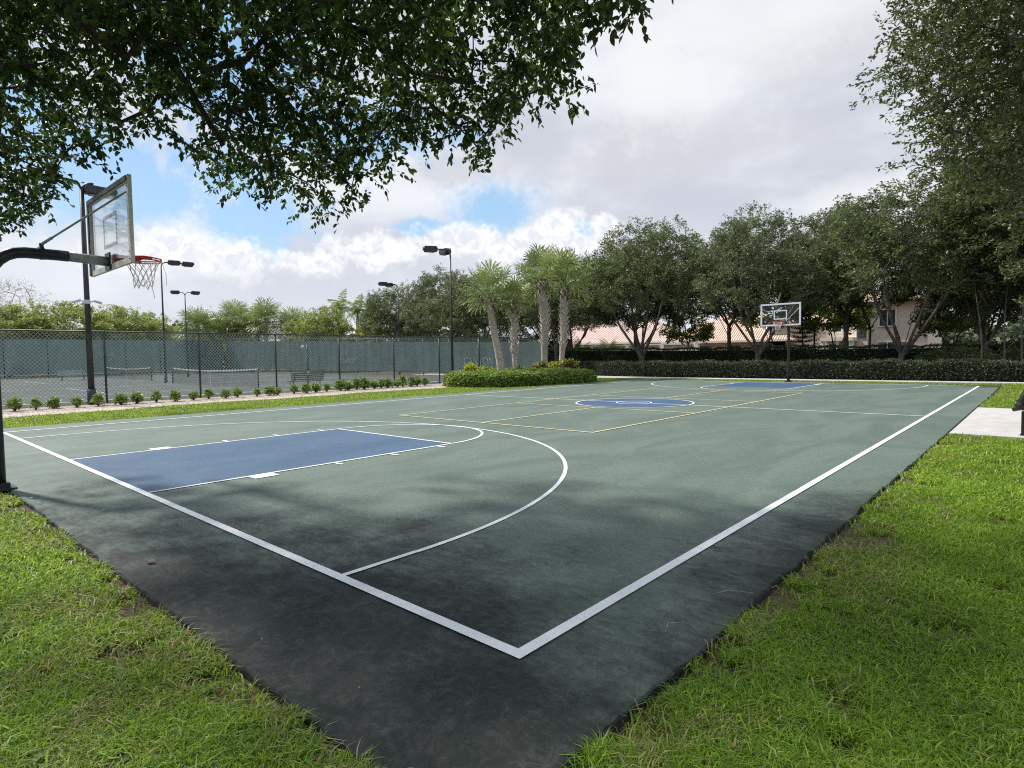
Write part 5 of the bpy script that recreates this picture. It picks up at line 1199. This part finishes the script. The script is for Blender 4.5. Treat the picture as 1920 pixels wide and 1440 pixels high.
# ------------------------------------------------------------------ overhanging trees
CANOPY_A = """-276,60,424 -600,-120,443 -275,-5,453 -178,88,411 -457,59,424 -157,89,442 -311,112,460 -83,178,450 -407,125,447 -549,-40,472 -173,218,438 -689,-51,386 -528,135,355 -518,-27,467 -267,321,442 -271,51,431 -959,-117,332 -866,-71,361 -351,334,406 -315,233,444 -731,-73,392 -233,119,407 -166,204,463 -654,137,379 -605,108,397 -449,62,403 -525,30,464 -156,218,475 -698,-54,448 -482,-25,406 -248,70,461 -162,270,464 -300,29,477 -479,118,388 -186,296,464 -177,210,414 -551,-131,487 -458,-54,468 -484,-134,442 -487,41,466 -553,119,400 -284,78,426 -285,53,483 -642,-123,411 -780,-123,440 -384,100,383 -259,228,407 -384,164,434 -225,98,429 -413,171,383 -517,10,442 -367,-51,471 -505,-147,437 -120,210,455 -257,188,476 -326,114,414 -210,185,457 -374,10,469 -544,-35,444 -94,204,424 -256,44,454 -355,80,430 -406,26,436 -522,-125,444 -461,-43,512 -70,198,437 -519,-100,417 -790,-96,312 -279,38,426 -590,-113,401 -607,-40,466 -366,44,422 -465,22,430 -380,154,393 -443,203,349 -521,-10,475 -37,188,419 -200,224,404 -211,276,447 -224,149,462 -396,25,523 -466,-126,453 -510,60,413 -198,66,444 -296,129,486 -269,109,451 -298,226,418 -450,163,367 -514,-117,462 -579,-129,460 -438,-34,482 -358,115,445 -96,202,452 -602,-26,384 -567,-138,480 -426,68,399 -335,212,405 -74,235,441 -521,-92,435 -514,18,430 -359,42,466 -376,-68,440 -283,68,464 -270,21,449 -720,-120,386 -411,220,441 -232,202,409 -187,81,445 -409,-136,451 -150,232,461 -693,-69,459 -148,207,488 -374,-6,470 -386,38,421 -575,-10,461 -324,237,410 -259,208,432 -297,35,450 -146,216,417 -333,-40,427 -338,181,456 -377,65,415 -543,61,452 -346,-4,470 -724,-129,445 -614,97,412 -588,207,373 -775,-98,370 -480,-110,445 -137,220,501 -148,194,436 -307,-30,457 -400,197,408 -797,-37,359 -736,-114,462 -304,192,420 -824,-50,402 -749,-52,427 -496,-80,417 -525,-98,487 -377,91,396 -534,12,413 -330,167,468 -566,-80,482 -469,-138,474 -905,-68,346 -287,259,404 -493,-93,508 -860,-108,388 -435,114,439 -468,-17,469 -385,122,397 -404,-117,443 -644,-129,467 -351,57,444 -198,319,458 -387,14,408 -194,148,495 -188,85,436 -64,185,447 -749,-130,389 -645,-100,391 -344,14,471 -446,108,418 -671,-17,425 -564,-45,430 -392,-84,461 -185,211,490 -670,-133,386 -222,197,484 -215,242,469 -669,-36,435 -318,-49,439 -195,294,438 -426,174,367 -510,-72,524 -426,-76,433 -370,173,369 -417,-41,409 -366,254,438 -266,202,445 -434,238,410 -554,248,356 -478,-100,456 -112,109,425 -496,-85,498 -278,269,390 -891,-102,315 -388,-38,456 -501,-70,482 -222,41,414 -804,-65,360 -294,17,459 -564,-113,441 -229,204,430 -176,196,458 -463,-64,476 -515,-145,485 -521,91,409 -680,-47,364 -290,73,496 -374,219,453 -356,153,445 -566,129,387 -576,34,413 -357,-19,444 -56,207,455 -499,195,352 -554,-9,400 -271,202,465 -275,166,421 -165,137,453 -528,-67,403 -758,-87,380 -418,139,438 -664,-119,400 -301,108,432 -288,235,392 -440,-55,448 -265,287,425 -282,85,494 -73,171,415 -134,225,483 -401,-25,416 -306,118,486 -729,-35,424 -576,-101,442 -236,104,488 -450,95,396 -512,121,382 -318,59,477 -169,182,494 -459,3,464 -381,99,464 -456,27,478 -404,28,467 -231,170,496 -478,171,415 -82,243,468 -396,-12,509 -396,-7,489 -839,-102,349 -862,-119,356 -417,102,383 -644,2,416 -774,-68,423 -432,-99,447 -356,197,403 -243,238,410 -481,-114,492 -392,-9,429 -401,160,418 -349,-65,447 -758,-134,358 -195,178,501 -861,-52,349 -36,197,442 -265,281,461 -253,114,477 -570,-114,423 -412,147,373 -188,273,469 -256,3,427 -576,-96,460 -345,56,456 -661,-57,457 -209,58,442 -678,-94,446 -492,-77,460 -566,190,390 -130,161,461 -514,-44,409 -453,74,436 -423,-40,457 -155,147,431 -174,87,439 -296,127,453 -434,258,394 -760,-28,365 -252,161,444 -422,205,441 -444,7,474 -816,-68,382 -259,210,480 -463,-55,510 -435,169,403 -641,-126,448 -717,-90,389 -225,118,426 -346,-103,421 -396,86,451 -282,119,518 -619,-101,480 -200,94,469 -742,-58,362 -386,39,480 -149,81,418 -164,167,455 -305,205,461 -205,285,423 -285,53,451 -542,-112,508 -349,-46,468 -326,-85,424 -374,219,434 -617,-38,387 -758,-97,408 -189,142,450 -413,17,474 -471,117,357 -400,64,410 -275,290,410 -422,-16,456 -403,17,445 -479,66,376 -512,153,396 -396,272,417 -845,-117,332 -332,63,511 -631,-138,446 -796,-98,395 -561,211,382 -690,-89,425 -373,219,395 -204,334,439 -442,209,373 -396,-34,424 -213,255,486 -649,212,404 -781,48,490 -714,-57,483 -419,256,540 -429,257,500 -597,37,514 -595,132,435 -719,-88,587 -501,189,541 -601,-5,571 -230,311,570 -985,-79,424 -357,272,442 -287,145,508 -792,-20,498 -679,18,485 -525,-68,502 -745,1,501 -741,-63,543 -311,109,511 -592,-81,542 -543,89,560 -955,-57,414 -578,-71,487 -671,60,488 -555,72,528 -558,42,555 -204,345,561 -642,205,472 -378,338,518 -628,109,462 -243,369,534 -576,11,572 -623,179,496 -600,276,418 -467,235,542 -501,138,541 -406,159,542 -549,233,491 -737,-21,521 -278,223,492 -961,-72,458 -343,401,506 -497,229,415 -479,220,502 -816,-55,471 -856,-31,466 -245,273,554 -844,-80,530 -506,40,551 -379,220,553 -512,-16,495 -386,378,441 -362,243,492 -655,-110,495 -668,25,522 -158,323,538 -306,233,554 -653,232,444 -378,147,482 -382,250,448 -739,6,537 -885,1,487 -635,176,419 -698,-112,567 -439,69,505 -470,229,452 -483,11,533 -401,114,552 -949,-79,483 -544,82,478 -474,289,448 -430,74,550 -390,88,518 -521,7,509 -744,182,433 -508,120,491 -484,73,561 -584,-111,499 -555,52,504 -225,323,540 -355,157,518 -293,308,556 -273,352,491 -567,54,538 -870,-93,510 -856,-19,404 -527,159,511 -669,-38,602 -630,-123,508 -899,-103,426 -1030,-78,361 -317,226,514 -495,-46,494 -391,363,482 -751,-72,477 -506,164,435 -383,101,507 -601,-71,526 -433,252,471 -278,403,531 -556,-54,502 -783,-2,485 -593,237,457 -401,320,499 -231,314,502 -324,280,559 -439,154,459 -669,14,544 -813,14,469 -126,314,520 -340,169,495 -598,143,500 -253,315,553 -682,-5,542 -1030,-91,403 -389,106,487 -739,-73,560 -1013,-50,387 -333,221,554 -587,235,420 -325,347,466 -608,55,494 -336,256,488 -366,118,493 -893,-42,373 -928,-101,494 -350,218,580 -534,288,441 -884,-76,496 -690,112,514 -879,-26,436 -646,-70,481 -279,257,569 -403,76,501 -507,46,531 -441,163,576 -202,360,542 -686,142,442 -527,66,587 -855,-100,530 -699,55,528 -305,359,525 -590,182,512 -356,376,512 -907,-34,409 -381,187,574 -534,76,499 -620,142,476 -400,272,433 -492,-54,518"""
CANOPY_B = """196,1175,667 248,1399,701 130,1078,739 239,1257,445 164,1061,594 249,1231,611 139,1048,556 188,1338,886 142,1023,629 220,1383,879 59,870,701 131,1048,500 173,1017,506 6,991,621 92,957,432 65,1010,680 90,1089,614 141,1141,538 158,1131,424 134,998,740 249,1348,396 179,1087,386 237,1180,505 35,1057,700 217,1325,472 159,1270,633 267,1292,542 225,1114,622 228,1096,550 180,1140,772 117,1157,707 100,1064,557 274,1424,699 78,922,584 76,1024,650 70,1056,805 131,1144,422 113,971,629 201,1194,706 171,1205,520 155,1066,774 107,1004,689 120,1108,634 35,1061,522 101,1229,534 267,1350,496 -1,1102,734 185,1221,545 233,1278,506 62,1001,553 50,929,609 145,1032,727 149,1115,634 233,1229,466 233,1346,830 160,1116,757 249,1341,792 257,1177,751 29,974,606 212,1246,790 104,1030,427 75,1176,576 252,1203,695 269,1410,886 51,901,561 178,1032,662 271,1371,658 68,992,693 230,1332,870 87,1069,780 131,1035,674 240,1408,794 112,1008,667 164,1112,462 109,1030,748 249,1133,482 217,1126,686 127,1046,465 159,1282,428 17,1003,662 16,1057,793 183,1090,413 197,1295,505 151,1156,713 60,1032,535 156,1056,703 180,1327,648 152,1248,524 216,1161,515 202,1071,690 102,900,454 205,1186,428 54,1090,486 51,1089,791 82,997,557 78,1215,696 207,1119,381 220,1093,385 119,1071,593 88,1184,497 185,1158,553 257,1120,378 189,1088,485 106,1136,672 198,1063,552 34,899,665 156,1208,701 258,1168,364 269,1125,391 81,1030,705 17,1039,599 279,1416,643 216,1274,594 58,1146,631 176,1032,421 201,1270,662 239,1281,698 260,1243,561 28,1099,781 94,1056,734 182,1291,787 38,1037,718 258,1151,696 221,1242,636 21,949,620 60,1034,504 244,1340,420 140,1150,458 77,914,678 189,1044,602 47,966,534 213,1286,509 270,1236,679 259,1302,601 114,1063,571 57,894,438 258,1232,664 222,1291,714 202,1048,504 119,1089,439 123,1106,559 261,1239,756 95,1015,567 90,1193,553 255,1256,451 52,1079,815 225,1179,538 65,930,616 85,1184,859 137,1052,599 113,986,706 59,1175,520 175,1034,700 158,1003,525 190,1243,793 284,1413,533 237,1137,540 171,1154,568 134,1282,527 35,926,695 89,989,662 91,913,692 219,1119,708 65,904,544 156,1202,541 116,1193,767 275,1333,454 104,1092,627 39,1024,801 192,1235,462 177,1113,669 237,1251,807 173,1192,668 217,1255,616 -24,1023,637 171,1148,802 109,1098,801 132,1248,778 181,1244,653 147,1133,610 163,1394,743 129,1606,747 257,1504,519 148,1634,697 59,1273,746 39,1516,703 -25,1376,783 96,1485,802 241,1541,894 208,1596,821 231,1454,782 88,1383,705 28,1155,539 147,1610,598 265,1470,437 127,1360,903 119,1594,535 -15,1315,840 31,1461,961 17,1318,863 72,1434,621 84,1455,585 235,1549,660 274,1758,867 81,1452,972 57,1348,567 100,1540,714 191,1464,861 117,1281,573 257,1503,583 7,1384,816 195,1489,698 188,1556,563 213,1716,805 56,1311,809 128,1471,775 148,1378,776 182,1611,624 166,1563,491 17,1490,657 240,1454,468 177,1666,999 217,1400,575 162,1402,498 19,1358,692 261,1608,718 195,1416,474 114,1469,822 35,1462,916 103,1345,517 95,1308,794 189,1527,641 130,1366,844 17,1390,774 244,1755,609 230,1745,1033 165,1415,683 252,1459,727 260,1663,902 88,1497,915 154,1485,896 154,1493,613 58,1416,708 87,1336,632 277,1693,664 223,1429,671 27,1279,915 120,1558,577 24,1152,573 173,1561,867 209,1544,853 49,1386,741 -4,1255,695 74,1325,874 263,1793,1039 115,1350,709 77,1364,748 66,1232,876 222,1496,515 75,1239,502 180,1556,763 222,1603,475 208,1681,985"""
def dec(s): return np.array([[float(v)/100 for v in t.split(',')] for t in s.split()])
A = dec(CANOPY_A)+np.array([0, 0, .10]); rg = np.random.default_rng(31)
over = np.array([(rg.uniform(-9.5, 3.5), rg.uniform(-8.5, 1.2), rg.uniform(4.6, 8.5)) for _ in range(1400)])
fx, rx_ = np.array([f_.x, f_.y, f_.z]), np.array([r2.x, r2.y, r2.z]); ux_ = np.array([u2.x, u2.y, u2.z]); rel = over-np.array(CAM); dp = rel@fx
# the rest of the crown hangs above and behind, higher than the lowest fringe
lat = np.abs(rel@rx_)/np.maximum(dp, .01); elv = (rel@ux_)/np.maximum(dp, .01)
okk = (dp < .3) | (elv > .72); okk &= (np.linalg.norm(over[:, :2]-np.array([-3.2, -3.5]), axis=1) < 7.2); over = over[okk]
print('canopy', len(A), len(over))
T = np.concatenate([A, over[:400]])
root = empty('shade_tree', (-4.2, -6.2, 0), 0, 'large shade tree whose dark leafy branches hang across the top left of the photo', 'tree')
off = np.array([-4.2, -6.2, 0]); Tl = T-off
sk = [((0, 0, -.2), -1), ((.05, .05, 1.3), 0), ((.1, .2, 2.3), 1), ((.6, 1.6, 3.8), 2), ((1.0, 3.6, 4.9), 3), ((1.2, 5.8, 5.3), 4), ((-1.0, 1.4, 3.8), 2), ((-2.2, 3.6, 4.8), 6), ((-3.4, 6.2, 5.2), 7), ((1.8, .9, 3.8), 2), ((3.6, 2.4, 5.0), 9), ((4.0, 5.2, 5.6), 10), ((.2, -1.5, 4.4), 2), ((-.3, -.2, 5.6), 2), ((-3.2, .3, 4.8), 6)]
mb = grow(sk, Tl, .45, .0075, .30, np.random.default_rng(2), ex=2.25, sag=.05, sides=9, wob=.06); mb.build('trunk', M_barkdk, root, smooth=True)
rg = np.random.default_rng(32)
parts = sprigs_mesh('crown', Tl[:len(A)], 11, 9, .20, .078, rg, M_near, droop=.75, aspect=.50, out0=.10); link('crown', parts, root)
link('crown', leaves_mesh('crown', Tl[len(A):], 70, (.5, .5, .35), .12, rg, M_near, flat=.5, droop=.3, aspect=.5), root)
B = dec(CANOPY_B); rg = np.random.default_rng(41)
over = np.array([(rg.uniform(2.2, 8.5), rg.uniform(8.5, 18), rg.uniform(3.6, 11)) for _ in range(260)]); over = over[over[:, 0] > 2.4+.28*(over[:, 1]-9)]
T = np.concatenate([B, over]); off = np.array([6.2, 13.0, 0]); Tl = T-off
root = empty('shade_tree', (6.2, 13.0, 0), 0, 'narrow leaved tree overhanging the top right corner, its trunk outside the photo', 'tree')
mb = grow([((0, 0, -.2), -1), ((0, 0, 1.5), 0), ((-.1, 0, 2.8), 1), ((-1.4, -.6, 4.8), 2), ((-3.0, -1.4, 6.6), 3), ((-1.0, 1.6, 4.8), 2), ((-2.2, 2.6, 7.0), 5), ((.8, 0, 5.5), 2), ((.3, .2, 8.0), 7)], Tl, .5, .007, .24, np.random.default_rng(3), ex=2.4, sides=9)
mb.build('trunk', M_barkoak, root, smooth=True)
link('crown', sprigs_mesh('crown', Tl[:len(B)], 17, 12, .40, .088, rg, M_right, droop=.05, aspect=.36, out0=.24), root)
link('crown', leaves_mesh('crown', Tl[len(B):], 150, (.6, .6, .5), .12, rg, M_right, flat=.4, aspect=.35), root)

# ------------------------------------------------------------------ litter on the court and lawn
M_dry = simple('dry_leaf', (.10, .055, .03), .8, .4, 30); M_dryl = simple('pale_dry_leaf', (.42, .38, .33), .8, .3, 30)
def litter(x, y, s, rz, mat, label, group, z=.012):
    mb = MB(); V = []
    for i in range(7):
        t = i/6; wv = .32*math.sin(math.pi*t)**.8
        V += [(s*(t-.5), -s*wv, s*.10*math.sin(t*3)+s*.12*wv), (s*(t-.5), 0, s*.04*math.sin(t*4)), (s*(t-.5), s*wv, s*.10*math.sin(t*3)+s*.16*wv)]
    F = [(3*i+j, 3*i+j+1, 3*i+j+4, 3*i+j+3) for i in range(6) for j in (0, 1)]
    mb.add(V, F); o = mb.build('fallen_leaf', mat); o.location = (x, y, z); o.rotation_euler = (0, 0, rz); tag(o, label, 'leaf', group)
gd = 'dry leaves scattered on the court'
litter(-3.06, -.72, .085, .3, M_dry, 'dark dry leaf lying on the pad near the left lawn edge', gd); litter(.15, 1.66, .05, 1.1, M_dry, 'curled dark leaf on the court just outside the right sideline', gd)
for x, y, s in ((-6.5, -.86, .05), (-6.71, -.55, .04), (-6.09, -.24, .04), (-5.2, -.5, .03)): litter(x, y, s, x*3, M_dryl, 'tiny pale leaf scrap on the pad near the foot of the near hoop', 'pale leaf scraps near the near hoop')
rg = random.Random(12)
for k in range(16):
    x, y = (rg.uniform(-2.2, .4), rg.uniform(-.85, 2.6)); litter(x, y, rg.uniform(.008, .016), rg.uniform(0, 6), M_dryl, 'tiny pale speck of debris on the dark corner of the court', 'pale debris specks on the dark court corner', .011)
def twig(P, r, label):
    mb = MB(); mb.tube(P, r, 5); tag(mb.build('twig', M_dryl, smooth=True), label, 'twig', 'twigs on the court')
twig([(-3.62, .40, .012), (-3.56, .47, .02), (-3.48, .50, .013)], .002, 'thin pale curved twig on the court left of the dark streak')
twig([(.40, 1.36, .012), (.47, 1.45, .03), (.60, 1.53, .02)], .0018, 'thin pale dry stem lying across the right pad edge')
twig([(.42, .72, .012), (.40, .79, .03), (.46, .86, .03), (.56, .86, .01)], .0018, 'bent dry stem hooked over the right pad edge')
for x, y in ((-1.6, -1.25), (-.6, -1.12), (-1.25, -1.65), (1.3, .1), (1.02, -.1), (.85, .42), (-2.6, -1.2), (1.6, .3)):
    litter(x, y, rg.uniform(.05, .08), rg.uniform(0, 6), M_dry, 'brown fallen leaf caught in the foreground grass', 'brown leaves in the foreground grass', .0)
print('objects', len(bpy.data.objects))
